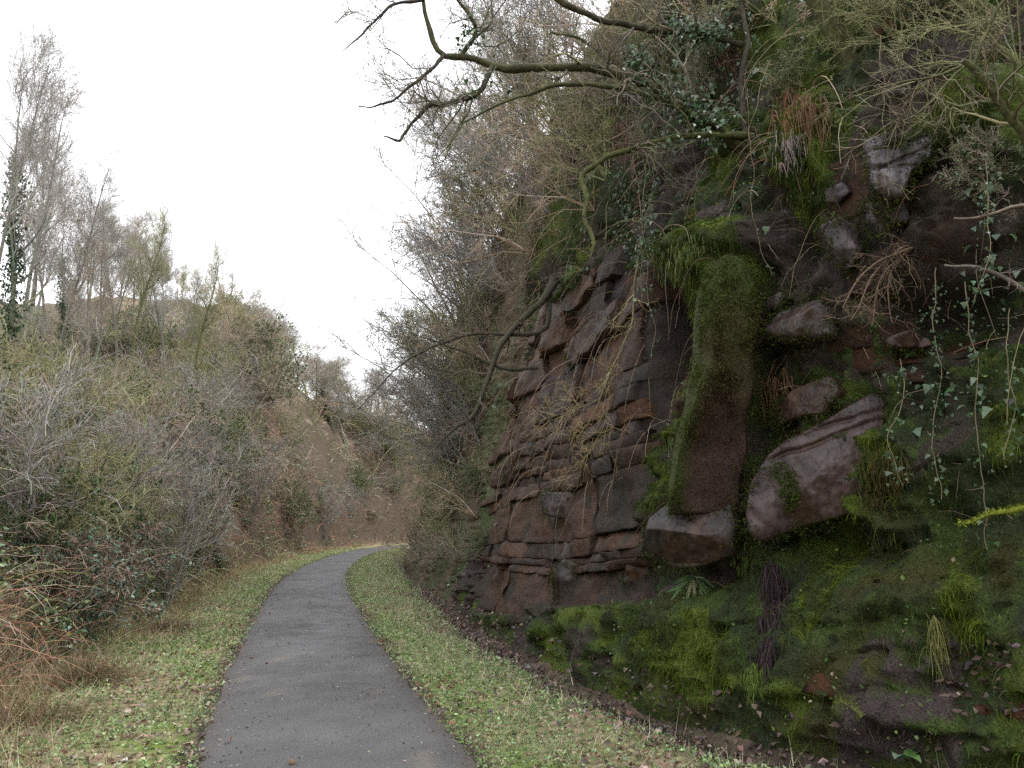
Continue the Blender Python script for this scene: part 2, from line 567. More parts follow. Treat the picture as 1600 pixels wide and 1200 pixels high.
def blob(cx, cy, rx, ry, amp, rot=0.0, power=2.0):
    """a swelling (or hollow) of the face about the spot seen there: a size in the face's own metres"""
    d = np.hypot(px0 - cx, py0 - cy) + np.where(fw0 > 25, 1e5, 0)
    i = np.unravel_index(d.argmin(), d.shape)
    m = fw0[i] / F
    ds = SS - SS[i]
    dz = ZZ - ZZ[i]
    c, s_ = math.cos(rot), math.sin(rot)
    # along the face one metre shows foreshortened: measure it here
    i2 = (i[0], min(i[1] + 6, px0.shape[1] - 1))
    sc = abs(px0[i2] - px0[i]) / max(SS[i2] - SS[i], 1e-6)
    a = (-ds * c + dz * s_) / (rx / max(sc, 20))
    b = (ds * s_ + dz * c) / (ry * m)
    return amp * np.exp(-(np.abs(a) ** power + np.abs(b) ** power))

nz = np.stack([SS, ZZ, 0 * SS], -1)
BUMP = 0.30 * fbm(nz * np.array([.55, .75, 1]), 3, 41) + 0.10 * fbm(nz * 1.9, 4, 42)
for b in [(1150, 520, 48, 170, .30, 0, 4), (1130, 720, 50, 130, .25, 0, 4), (1150, 400, 90, 60, .30), (1070, 405, 40, 34, .42),
          (1056, 520, 26, 80, -.85, 0, 3), (1250, 385, 40, 90, -.35, -.3), (1285, 250, 55, 95, .42, -.4), (1205, 380, 55, 45, .3),
          (1470, 500, 100, 50, -.65, 0, 3), (1260, 590, 80, 70, -.25), (1192, 640, 18, 200, -.55, 0, 3),
          (1080, 905, 80, 30, -.42), (1270, 850, 110, 32, -.35), (1400, 760, 60, 80, .22), (1520, 720, 80, 60, .25),
          (1500, 900, 120, 70, .25), (1330, 930, 110, 60, .18), (1560, 200, 70, 110, .45), (1400, 290, 100, 90, .2),
          (1440, 400, 90, 26, .3), (1200, 960, 26, 110, -.1), (980, 330, 60, 60, -.3), (860, 430, 30, 40, -.3)]:
    BUMP = BUMP + blob(*b)

def wob(scale, seed, amp):
    return amp * fbm(P0 * scale, 4, seed)

wx, wy = wob(1.6, 51, 55), wob(1.6, 52, 55)
QX, QY = px0 + wx, py0 + wy
QX2, QY2 = px0 + wx * 0.45, py0 + wy * 0.45
near = fw0 < 17
ROCK_POLY = [(742, 965), (758, 760), (800, 610), (850, 480), (940, 410), (1030, 410), (1062, 560), (1045, 700), (1035, 800), (1015, 935), (880, 955)]
rock = in_poly(QX2, QY2, ROCK_POLY) & near
alg = in_poly(QX2, QY2, [(1078, 640), (1165, 600), (1185, 800), (1060, 810)]) & near
olive = in_poly(QX2, QY2, [(1080, 450), (1195, 440), (1185, 660), (1075, 670)]) & near
bright = np.zeros(rock.shape, bool)
for pl in [[(1035, 400), (1110, 320), (1200, 350), (1195, 450), (1130, 480), (1098, 560), (1092, 650), (1068, 790), (1044, 790), (1052, 690), (1078, 570), (1085, 460), (1040, 470)],
           [(1245, 350), (1240, 240), (1310, 140), (1380, 190), (1310, 300), (1280, 380)], [(1490, 260), (1530, 100), (1600, 40), (1600, 240), (1560, 290)],
           [(1340, 700), (1430, 690), (1420, 790), (1340, 800)], [(1520, 640), (1600, 600), (1600, 720), (1540, 740)], [(1160, 540), (1200, 530), (1195, 640), (1165, 640)],
           [(990, 970), (1160, 950), (1190, 1090), (1080, 1080), (1010, 1040)], [(1500, 850), (1560, 840), (1560, 980), (1500, 990)],
           [(1230, 870), (1300, 850), (1300, 960), (1230, 1000)]]:
    bright |= in_poly(QX, QY, pl) & near
toe = in_poly(QX, QY, [(960, 950), (1120, 890), (1190, 850), (1370, 790), (1620, 640), (1620, 1300), (1200, 1250), (960, 1080)]) & near
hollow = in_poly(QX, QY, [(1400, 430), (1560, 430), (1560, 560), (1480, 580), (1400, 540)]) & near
barer = in_poly(QX, QY, [(1360, 990), (1500, 960), (1500, 1200), (1330, 1190)]) & near

# bedding: beds dip to the left, each stands a little proud or back of the next
bed = ZZ + 0.16 * (SS - s_of_y(8)) + 0.10 * fbm(nz * 0.7, 2, 61)
thick = 0.26
bi = np.floor(bed / thick)
cell = np.floor((SS + 3.1 * _hash(bi, bi * 0, bi * 0, 5)) / (0.55 + 0.8 * _hash(bi, bi * 0 + 2, bi * 0, 6)))
step = _hash(bi, cell, bi * 0, 7) - 0.5
fr = bed / thick - bi
joint = -np.exp(-(np.minimum(fr, 1 - fr) / 0.09) ** 2)
BIG = BUMP.copy()
strata = 0.12 * step + 0.05 * joint
strata = np.where(rock, -0.10, strata)
rk = np.where(rock, 1.0, np.where(near, 0.9, 0.3))
rk = (rk + np.roll(rk, 1, 0) + np.roll(rk, -1, 0) + np.roll(rk, 1, 1) + np.roll(rk, -1, 1)) / 5
BUMP = BUMP + strata * rk
soft = np.where(rock, 0.25, 1.0)
BUMP = BUMP + soft * (0.20 * (0.6 - 2 * np.abs(fbm(nz * np.array([1.6, 1.5, 1]), 3, 66))) + 0.10 * (1 - 2.4 * np.abs(fbm(nz * 4.0, 3, 62))) + 0.05 * (0.5 - 2 * np.abs(fbm(nz * 10, 2, 63))))
foot = sstep(-0.2, 0.35, ZZ)
P1 = P0.copy()
P1[..., :2] += bn * (BUMP * foot * sstep(12.8, 11.5, ZZ))[..., None]
P1[..., 2] += 0.10 * fbm(nz * 2.1, 3, 64) * sstep(0.1, 0.6, ZZ)

du = np.gradient(P1, axis=1)
dv = np.gradient(P1, axis=0)
CN = unit(np.cross(dv, du))                          # outward
flip = np.sign((CN[..., :2] * bn).sum(-1))
if flip.mean() < 0:
    CN = -CN
nA = fbm(P1 * 1.4, 4, 71)
nB = fbm(P1 * 5.0, 4, 72)
nC = fbm(P1 * np.array([3.0, 3.0, .6]), 4, 73)
rockcol = np.array([.036, .025, .022])
rust = np.array([.050, .022, .010])
purple = np.array([.050, .041, .043])
dark = np.array([.013, .012, .010])
mdark = np.array([.022, .032, .010])
mmid = np.array([.040, .060, .012])
mbright = np.array([.085, .118, .014])
mbrown = np.array([.050, .045, .012])
def mixc(a, b, t):
    return a * (1 - t[..., None]) + b * t[..., None]
cc = mixc(np.broadcast_to(np.array([.046, .036, .027]), P1.shape), np.broadcast_to(mdark, P1.shape), sstep(-0.15, 0.3, nA + 0.4 * nB))
nP = fbm(P1 * 1.05 + 7, 4, 74)
cc = mixc(cc, np.broadcast_to(mmid, P1.shape), sstep(.06, .16, nP + .5 * nB))
cc = mixc(cc, np.broadcast_to(mbright * .8, P1.shape), sstep(.28, .4, nP + .45 * nB))
cc = mixc(cc, np.broadcast_to(np.array([.060, .046, .042]), P1.shape) * (1 + .8 * nC[..., None]), sstep(.24, .34, -nP + .4 * nB))
cr = mixc(np.broadcast_to(rockcol, P1.shape), np.broadcast_to(rust, P1.shape), sstep(0.0, 0.35, nC))
cr = mixc(cr, np.broadcast_to(purple, P1.shape), sstep(0.12, 0.5, nA))
cr = mixc(cr, np.broadcast_to(dark, P1.shape), sstep(0.15, 0.4, -nB + 0.2 * nA) * 0.7)
cr = mixc(cr, np.broadcast_to(dark, P1.shape), np.clip(-joint, 0, 1) * 0.5)
ct = mixc(np.broadcast_to(mdark, P1.shape), np.broadcast_to(mmid, P1.shape), sstep(-0.08, 0.12, nB))
ct = ct * 1.08
ct = mixc(ct, np.broadcast_to(mbrown, P1.shape), sstep(0.15, 0.5, nA) * 0.7)
ct = mixc(ct, np.broadcast_to(mbright * .9, P1.shape), sstep(.15, .45, nP + .3 * nB))
ct = mixc(ct, np.broadcast_to(dark, P1.shape), sstep(0.1, 0.4, -nA) * 0.7)
cb = mixc(np.broadcast_to(mmid * .8, P1.shape), np.broadcast_to(mbright * .82, P1.shape), sstep(-0.15, 0.2, nB + 0.3 * nA))
ca = mixc(np.broadcast_to(np.array([.038, .018, .013]), P1.shape), np.broadcast_to(mdark, P1.shape), sstep(0.0, 0.4, nA + 0.4 * nB))
cc = np.where(toe[..., None], ct, cc)
cc = np.where(rock[..., None], cr, cc)
co = mixc(np.broadcast_to(np.array([.062, .062, .018]), P1.shape), np.broadcast_to(np.array([.064, .040, .024]), P1.shape), sstep(-.2, .25, nB + .4 * nA))
cc = np.where(olive[..., None], co, cc)
cc = np.where(alg[..., None], ca, cc)
cc = np.where(bright[..., None], cb, cc)
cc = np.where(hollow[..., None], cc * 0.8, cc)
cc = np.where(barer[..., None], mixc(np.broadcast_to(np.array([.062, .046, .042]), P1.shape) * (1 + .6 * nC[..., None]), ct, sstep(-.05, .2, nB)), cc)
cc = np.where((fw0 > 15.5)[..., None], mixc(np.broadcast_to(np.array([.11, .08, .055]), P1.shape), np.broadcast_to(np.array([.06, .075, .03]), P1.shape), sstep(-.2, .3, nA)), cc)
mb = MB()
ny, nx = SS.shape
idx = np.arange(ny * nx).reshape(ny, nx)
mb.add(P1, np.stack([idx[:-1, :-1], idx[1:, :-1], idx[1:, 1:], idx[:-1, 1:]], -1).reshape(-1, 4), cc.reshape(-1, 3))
cliff = tag(mb.build('cliff', M_cliff), kind='structure')

px1, py1, fw1 = project(P1)
flat_px, flat_py, flat_fw = px1.ravel(), py1.ravel(), fw1.ravel()

def ci(px, py, tol=9):
    d = np.hypot(flat_px - px, flat_py - py)
    c = np.nonzero(d < tol)[0]
    if len(c) == 0:
        return int(d.argmin())
    return int(c[flat_fw[c].argmin()])

def on_cliff(px, py, lift=0.0):
    i = ci(px, py)
    return P1.reshape(-1, 3)[i] + CN.reshape(-1, 3)[i] * lift

area = np.linalg.norm(np.cross(du, dv), axis=-1)
def scatter(mask, n, jitter=True):
    """n points (and normals) spread over the face where mask says so"""
    wgt = (area * mask).ravel()
    i = rng.choice(len(wgt), n, p=wgt / wgt.sum())
    p = P1.reshape(-1, 3)[i] + du.reshape(-1, 3)[i] * rng.uniform(-.5, .5, (n, 1)) + dv.reshape(-1, 3)[i] * rng.uniform(-.5, .5, (n, 1))
    return p, CN.reshape(-1, 3)[i], i
SMOOTH = OFF + (BIG + 0.03 * fbm(nz * 3.0, 3, 65)) * foot

def bilerp(A, s, z):
    i = np.clip(np.searchsorted(sv, s) - 1, 0, len(sv) - 2)
    j = np.clip(np.searchsorted(zv, z) - 1, 0, len(zv) - 2)
    fs = (s - sv[i]) / (sv[i + 1] - sv[i])
    fz = (z - zv[j]) / (zv[j + 1] - zv[j])
    return A[j, i] * (1 - fs) * (1 - fz) + A[j, i + 1] * fs * (1 - fz) + A[j + 1, i] * (1 - fs) * fz + A[j + 1, i + 1] * fs * fz

# bedded blocks of the bare left face: each a part of the cliff
SREF = s_of_y(8)
rowz = -0.9
ROCK2 = [[(1195, 440), (1310, 440), (1400, 560), (1390, 640), (1240, 690), (1195, 640)], [(1330, 200), (1480, 200), (1460, 400), (1330, 420), (1280, 420), (1285, 290)], [(1380, 520), (1600, 540), (1600, 600), (1400, 590)], [(1400, 990), (1500, 980), (1490, 1100), (1390, 1120)]]
blocks = 0
seedn = 0
while rowz < 7.2:
    th = float(rng.choice([0.10, 0.15, 0.22, 0.32, 0.5, 0.7], p=[.20, .22, .22, .16, .12, .08]))
    s_ = s_of_y(5.0) + rng.uniform(-.5, 0)
    rowoff = rng.uniform(-.028, .028)
    while s_ < s_of_y(15.5):
        wd = rng.uniform(0.3, 1.5) * (1.0 + 0.8 * th)
        eu, ev = 0.018 / wd, 0.014 / th
        ug = np.concatenate([[0, eu], np.linspace(0, 1, max(5, int(wd / 0.075)))[1:-1], [1 - eu, 1]])
        vg = np.concatenate([[0, ev], np.linspace(0, 1, max(3, int(th / 0.06) + 1))[1:-1], [1 - ev, 1]])
        uu, vv_ = np.meshgrid(ug, vg)
        nu_, nv_ = len(ug), len(vg)
        bs = s_ + (uu * wd) + 0.05 * (vv_ - .5) * rng.normal()
        bd = rowz + vv_ * th
        bz = bd - 0.05 * (bs - SREF) + 0.06 * np.sin(bs * 0.9 + 1)
        zc, sc0 = bz.mean(), bs.mean()
        pc = surf(np.array([sc0]), np.array([zc]), bilerp(SMOOTH, np.array([sc0]), np.array([zc])))
        qx, qy, _f = project(pc)
        hit_ = (in_poly(qx, qy, ROCK_POLY)[0] and rng.uniform() > .10) or (any(in_poly(qx, qy, r_)[0] for r_ in ROCK2) and rng.uniform() > .35)
        if zc > 0.1 and hit_:
            seedn += 1
            q3 = np.stack([bs, bz, np.full_like(bs, seedn * .35)], -1)
            proud = rowoff + rng.choice([-.05, -.02, 0, .018, .045, .11], p=[.15, .22, .23, .2, .14, .06]) + rng.normal() * 0.03 * (uu - .5) + rng.normal() * 0.03 * (vv_ - .5)
            edge_ = np.minimum(np.minimum(uu, 1 - uu) * wd, np.minimum(vv_, 1 - vv_) * th)
            rnd = (-0.014 - 0.02 * np.abs(fbm(q3 * 6, 2, 88))) * np.exp(-edge_ / 0.010)
            rel = 0.08 * np.abs(fbm(q3 * 2.2, 3, 81)) + 0.04 * fbm(q3 * np.array([5, 12, 1]), 3, 82)
            js = 0.09 * fbm(q3 * 5, 2, 83) * (np.minimum(uu, 1 - uu) < .01)
            jz = 0.04 * fbm(np.stack([bs * 3, rowz + 0 * bs + th * vv_, 0 * bs], -1), 3, 84)
            off = bilerp(SMOOTH, bs, np.clip(bz, -.3, 12)) + proud + rnd + rel
            Vf = surf(bs + js, bz + jz, off)
            ring_ = [(0, i) for i in range(nu_)] + [(j, nu_ - 1) for j in range(1, nv_)] + [(nv_ - 1, i) for i in range(nu_ - 2, -1, -1)] + [(j, 0) for j in range(nv_ - 2, 0, -1)]
            rj = np.array([a for a, b in ring_])
            ri = np.array([b for a, b in ring_])
            Vb = surf((bs + js)[rj, ri], (bz + jz)[rj, ri], off[rj, ri] - 0.35)
            base = [np.array([.060, .029, .017]), np.array([.074, .031, .012]), np.array([.056, .040, .037]), np.array([.034, .019, .013])][rng.choice(4, p=[.42, .25, .08, .25])]
            nv2 = fbm(q3 * 3, 3, 85)[..., None]
            cf = base * (1 + 0.6 * nv2) * rng.uniform(.8, 1.2)
            st = sstep(.05, .4, fbm(q3 * np.array([2.5, .8, 1]), 3, 86))[..., None] * .8
            cf = cf * (1 - st) + rust * st
            st = sstep(.15, .45, fbm(q3 * np.array([3, 3, 1]), 3, 87))[..., None] * .8
            cf = cf * (1 - st) + np.array([.018, .018, .012]) * st
            mbk = MB()
            ii = np.arange(nu_ * nv_).reshape(nv_, nu_)
            fq = np.stack([ii[:-1, :-1], ii[:-1, 1:], ii[1:, 1:], ii[1:, :-1]], -1).reshape(-1, 4)[:, ::-1]
            rr = ii[rj, ri]
            nr = len(rr)
            o0 = nu_ * nv_
            sk = np.stack([rr, np.roll(rr, -1), o0 + np.roll(np.arange(nr), -1), o0 + np.arange(nr)], 1)
            mbk.add(np.concatenate([Vf.reshape(-1, 3), Vb]), np.concatenate([fq, sk]), np.concatenate([cf.reshape(-1, 3), np.broadcast_to(dark, (nr, 3))]))
            mbk.build('rock_block', M_rock, cliff)
            blocks += 1
        s_ += wd + 0.005
    rowz += th + 0.005

# boulders and slabs with an outline of their own
RIM = []
def outline_rock(name, poly, bulge, label, cat, group=None, lift=0.05, colr=None, tilt=0.0, n_out=64, rings=14, flat=4.0, facets=5, cracks=(), parent=None, cols=None, moss=None, face=0.45, depth=None):
    poly = np.array(poly, float)
    c = poly.mean(0)
    i = ci(*c)
    A = P1.reshape(-1, 3)[i]
    nrm = CN.reshape(-1, 3)[i].copy()
    nrm[2] = tilt
    toc = unit(np.array([0, 0, EYE]) - A)
    nn = unit(unit(nrm) * (1 - face) + toc * face)
    A = A + nn * lift
    if depth:
        A = at(c[0], c[1], depth)
    cl = np.vstack([poly, poly[:1]])
    l = np.concatenate([[0], np.cumsum(np.linalg.norm(np.diff(cl, axis=0), axis=1))])
    q = np.linspace(0, l[-1], n_out, endpoint=False)
    ox, oy = np.interp(q, l, cl[:, 0]), np.interp(q, l, cl[:, 1])
    sm = lambda a: (np.roll(a, 1) + 2 * a + np.roll(a, -1)) / 4
    ox, oy = sm(ox), sm(oy)
    O = []
    for X, Y in zip(ox, oy):
        r = ray(X, Y)
        O.append(np.array([0, 0, EYE]) + r * (((A - np.array([0, 0, EYE])) @ nn) / (r @ nn)))
    O = np.array(O)
    Cn = O.mean(0)
    size = np.linalg.norm(O - Cn, axis=1).mean()
    rr = np.linspace(1, 0, rings) ** 0.8
    V = []
    for r in rr:
        hgt = bulge * (1 - r ** flat) ** 0.55
        V.append(Cn + (O - Cn) * r + nn * hgt)
    V = np.array(V)
    ax1 = unit(np.cross(nn, np.array([0, 0, 1.0])))
    ax2 = np.cross(nn, ax1)
    rl = V - Cn
    hh = (rl @ nn)
    fr_ = np.random.default_rng(abs(hash((int(c[0]), int(c[1])))) % 9999)
    for _ in range(facets):
        an = fr_.uniform(0, 6.28)
        gr = fr_.uniform(.25, .9) * bulge / size
        pl = bulge * fr_.uniform(.6, .95) - gr * ((rl @ ax1) * math.cos(an) + (rl @ ax2) * math.sin(an))
        hh = np.minimum(hh, np.maximum(pl, .15 * bulge) + .15 * np.maximum(hh - pl, 0))
    for cy, cs in cracks:
        yv = (rl @ ax2) - cy * size + cs * (rl @ ax1) + .05 * size * fbm(rl * 3 / size, 2, 97)
        hh = hh - (.022 + .018 * size) * np.exp(-(yv / (.010 + .018 * size)) ** 2)
    V = rl - (rl @ nn)[..., None] * nn + hh[..., None] * nn + Cn
    p = V.reshape(-1, 3)
    am = np.minimum(1, 0.35 + (1 - np.repeat(rr, n_out)) * 2)[:, None]
    V = (p + nn * (0.14 * size * fbm(p * 1.1 / size + 3, 2, 91) + 0.04 * size * fbm(p * 4 / size, 3, 92) + 0.012 * size * fbm(p * 11 / size, 3, 95))[:, None] * am).reshape(V.shape)
    if depth is None:
        RIM.append(V[1])
        RIM.append(V[2])
    back = Cn + (O - Cn) * 0.82 - nn * (0.35 * size + 0.15)
    V = np.concatenate([back[None], V]).reshape(-1, 3)
    nr = rings + 1
    ii = np.arange(nr * n_out).reshape(nr, n_out)
    i2 = np.roll(ii, -1, axis=1)
    Fq = np.stack([ii[:-1], i2[:-1], i2[1:], ii[1:]], -1).reshape(-1, 4)
    base = np.array(purple if colr is None else colr)
    f1 = fbm(V * 2.2, 4, 93)[:, None]
    f2 = fbm(V * np.array([5, 5, 1.2]), 4, 94)[:, None]
    colv = base * (1 + .35 * f1)
    a = sstep(.0, .35, f2)
    colv = colv * (1 - a) + np.array([.045, .022, .013]) * a
    f3 = fbm(V * np.array([9, 9, 1.6]), 3, 99)[:, None]
    a = sstep(.12, .4, f3 - .3 * f1)
    colv = colv * (1 - a) + base * 1.45 * a
    a = sstep(.2, .5, -f1 + .3 * f2)
    colv = colv * (1 - a) + np.array([.03, .024, .022]) * a
    if moss is not None:
        a = (sstep(.0, .35, f1 + moss))
        colv = colv * (1 - a) + mmid * a
    mbb = MB()
    mbb.add(V, Fq, colv)
    o = mbb.build(name, M_bould, parent)
    return o if parent is not None else tag(o, label, cat, group)

outline_rock('boulder', [(1012, 852), (1024, 808), (1056, 782), (1146, 784), (1160, 822), (1154, 866), (1124, 878), (1090, 888), (1058, 890), (1024, 876)], .36, 'rounded purple brown wet boulder forming the nose under the mossy buttress', 'boulder', lift=.20, colr=(.050, .029, .022), flat=7, n_out=120, rings=40, facets=4)
outline_rock('boulder', [(1164, 800), (1172, 755), (1196, 715), (1226, 688), (1280, 662), (1325, 632), (1366, 612), (1384, 622), (1382, 670), (1374, 720), (1356, 770), (1332, 806), (1290, 816), (1250, 824), (1210, 840), (1186, 848), (1170, 836)], .24, 'largest bulging boulder with grey wet sheen and a green moss tuft', 'boulder', lift=.16, colr=(.060, .036, .034), flat=8, n_out=130, rings=48, facets=4, cracks=((-.42, -.32), (-.62, -.25)))
bt = outline_rock('mossy_buttress', [(1094, 470), (1100, 415), (1140, 395), (1176, 415), (1180, 470), (1170, 530), (1178, 600), (1160, 660), (1164, 710), (1150, 760), (1154, 800), (1044, 806), (1054, 720), (1072, 640), (1078, 600), (1092, 560)], .34, 'brown and olive mossy rock column dropping to the rounded overhanging boulder', 'rock buttress', lift=.16, colr=(.042, .026, .018), flat=2.6, n_out=150, rings=44, facets=2)
bt.data.materials[0] = M_cliff
bv = np.array([v.co[:] for v in bt.data.vertices])
bpx, bpy_, _f = project(bv)
bN = fbm(bv * 4, 4, 201)
green = sstep(560, 430, bpy_ + 60 * bN) + sstep(40, 12, bpx - np.interp(bpy_, [400, 470, 560, 640, 720, 806], [1092, 1086, 1080, 1066, 1046, 1036]) + 18 * bN)
oliv = sstep(700, 480, bpy_ + 90 * bN) * .8
cbv = np.array([.050, .028, .020]) * (1 + .5 * bN[:, None])
cbv = cbv * (1 - oliv[:, None]) + np.array([.058, .056, .016]) * oliv[:, None]
green = np.clip(green, 0, 1) * sstep(-.35, .1, bN + .2)
cbv = cbv * (1 - green[:, None]) + np.array([.046, .060, .012]) * green[:, None]
bt.data.attributes['col'].data.foreach_set('color', np.concatenate([np.clip(cbv, .004, 1), np.ones((len(cbv), 1))], 1).astype(np.float32).ravel())
n = 13000
bw = (.10 + .30 * oliv + green) * sstep(-.4, .2, fbm(bv * 7, 3, 202))
bw[:150] = 0
bi_ = rng.choice(len(bv), n, p=bw / bw.sum())
nb_ = np.array([v.normal[:] for v in bt.data.vertices])[bi_]
if (nb_ @ np.array([0, -1.0, 0])).mean() < 0:
    nb_ = -nb_
m = MB()
m.blades(bv[bi_] + rng.normal(0, .022, (n, 3)), nb_ + rng.normal(0, .4, (n, 3)) + np.array([0, 0, -.7]), rng.uniform(.015, .05, n), rng.uniform(.006, .012, n), np.clip(cbv[bi_] * rng.uniform(.6, 1.9, (n, 1)), .004, .3))
m.build('moss', M_moss, bt)['kind'] = 'stuff'
outline_rock('rock_ledge', [(1192, 520), (1215, 492), (1250, 475), (1296, 472), (1306, 500), (1308, 524), (1270, 530), (1215, 532)], .22, 'grey jutting ledge with a dark hollow under it above the largest boulder', 'rock ledge', lift=0.090, colr=(0.052, 0.040, 0.037), tilt=.6)
outline_rock('rock_ledge', [(1380, 530), (1410, 522), (1448, 530), (1456, 542), (1420, 548), (1384, 544)], .2, 'small reddish shelf of rock poking from the dark hollow', 'rock ledge', lift=0.158, colr=(0.052, 0.027, 0.022), tilt=.3)
outline_rock('flat_rock', [(1346, 222), (1385, 206), (1402, 236), (1422, 216), (1458, 206), (1456, 244), (1424, 268), (1412, 310), (1384, 326), (1360, 286)], .10, 'pale grey cracked slab near the top of the mossy face', 'rock slab', lift=.22, colr=(.15, .135, .145), flat=8, n_out=110, rings=36, facets=2, cracks=((-.55, -.1), (.02, -.3), (.2, .1)))
outline_rock('flat_rock', [(1350, 318), (1382, 312), (1398, 348), (1380, 368), (1356, 354)], .08, 'small grey slab just under the cracked pale slab', 'rock slab', lift=.2, colr=(.095, .082, .09), flat=6)
outline_rock('flat_rock', [(1280, 352), (1312, 338), (1342, 356), (1350, 392), (1324, 426), (1306, 412), (1292, 382)], .10, 'purple pointed slab beside the dark mossy gully', 'rock slab', lift=.2, colr=(.085, .064, .070), flat=6)
outline_rock('flat_rock', [(1288, 296), (1318, 284), (1330, 300), (1312, 318), (1292, 318)], .08, 'little grey stone showing through moss above the pointed slab', 'rock slab', lift=0.036, colr=(0.052, 0.041, 0.042))
outline_rock('flat_rock', [(1196, 468), (1222, 456), (1240, 466), (1222, 484), (1200, 486)], .1, 'small pale stone wedged above the jutting ledge', 'rock slab', lift=0.045, colr=(0.061, 0.042, 0.037))
outline_rock('flat_rock', [(1246, 605), (1300, 585), (1320, 612), (1296, 650), (1250, 655), (1212, 668), (1215, 625)], .12, 'red brown slab in the recess between ledge and largest boulder', 'rock slab', lift=0.023, colr=(0.054, 0.028, 0.019), flat=4, moss=-.1)
outline_rock('flat_rock', [(862, 905), (880, 872), (905, 880), (908, 930), (890, 956), (866, 950)], .1, 'upright brown slab leaning at the foot of the bedded face', 'rock slab', lift=0.045, colr=(0.031, 0.018, 0.014), flat=4)
outline_rock('flat_rock', [(972, 912), (985, 860), (1018, 850), (1022, 905), (1004, 918)], .1, 'rust brown slab left of the rounded boulder', 'rock slab', lift=0.045, colr=(0.046, 0.019, 0.009), flat=4)
outline_rock('flat_rock', [(845, 770), (915, 765), (925, 800), (890, 812), (850, 806)], .1, 'thin pale purple bed standing proud in the bedded face', 'rock slab', lift=0.054, colr=(0.052, 0.035, 0.032), flat=4)
outline_rock('flat_rock', [(880, 545), (925, 540), (930, 565), (890, 572)], .08, 'small lilac stone high in the bedded face', 'rock slab', lift=0.063, colr=(0.061, 0.045, 0.044), flat=3)
go = ground_at(365, 572)
outline_rock('rock_outcrop', [(328, 592), (330, 562), (340, 548), (362, 542), (388, 546), (402, 560), (406, 594)], .35, 'grey layered outcrop near the top of the far knoll', 'rock outcrop', colr=(.115, .115, .095), lift=.0, depth=go[1] - .5, face=1.0, flat=9, n_out=130, rings=40, facets=2, cracks=((-.65, .1), (-.3, -.1), (.05, .06), (.4, -.06), (.7, .1)))
put_later = [(335, 575), (352, 590), (380, 600), (402, 560), (345, 545), (385, 535), (410, 590)]

# ------------------------------------------------------------------ plants: growing branches
def grow(P, R, n, lo, hi, ang, steps=5, up=0.15, wander=0.25, rr=0.6, f0=0.25, f1=0.98, rmin=0.0012, tip=0.35):
    M, N, _ = P.shape
    pi = np.repeat(np.arange(M), n)
    f = rng.uniform(f0, f1, M * n) * (N - 1)
    i = np.clip(f.astype(int), 0, N - 2)
    t = (f - i)[:, None]
    p = P[pi, i] * (1 - t) + P[pi, i + 1] * t
    r = R[pi, i] * (1 - t[:, 0]) + R[pi, i + 1] * t[:, 0]
    d = unit(P[pi, i + 1] - P[pi, i])
    u, v = frame(d)
    a = rng.uniform(0, 2 * math.pi, M * n)[:, None]
    th = np.radians(rng.normal(ang, ang * .25, M * n))[:, None]
    d = unit(np.cos(th) * d + np.sin(th) * (np.cos(a) * u + np.sin(a) * v))
    L = rng.uniform(lo, hi, M * n) * (1.15 - 0.55 * f / (N - 1))
    step = (L / (steps - 1))[:, None]
    pts = [p]
    upv = np.array([0, 0, 1.0])
    for _ in range(steps - 1):
        d = unit(d + rng.normal(0, wander, d.shape) + upv * up)
        p = p + d * step
        pts.append(p)
    Pc = np.stack(pts, 1)
    r0 = np.maximum(r * rr, rmin)
    Rc = r0[:, None] * np.linspace(1, tip, steps)[None]
    return Pc, np.maximum(Rc, rmin * 0.7)

def stem_paths(base, dirs, L, steps, wander, up, r0, tip=0.25):
    M = len(dirs)
    d = unit(np.asarray(dirs, float))
    p = np.broadcast_to(np.asarray(base, float), (M, 3)).copy()
    pts = [p]
    st = (np.broadcast_to(L, (M,)) / (steps - 1))[:, None]
    for _ in range(steps - 1):
        d = unit(d + rng.normal(0, wander, d.shape) + np.array([0, 0, 1.0]) * up)
        p = p + d * st
        pts.append(p)
    return np.stack(pts, 1), np.broadcast_to(r0, (M,))[:, None] * np.linspace(1, tip, steps)[None]

GREY = (.28, .26, .235)
BROWN = (.30, .25, .195)
OLIVE = (.24, .235, .12)
TAN = (.36, .28, .19)
MOSSY = (.075, .095, .022)

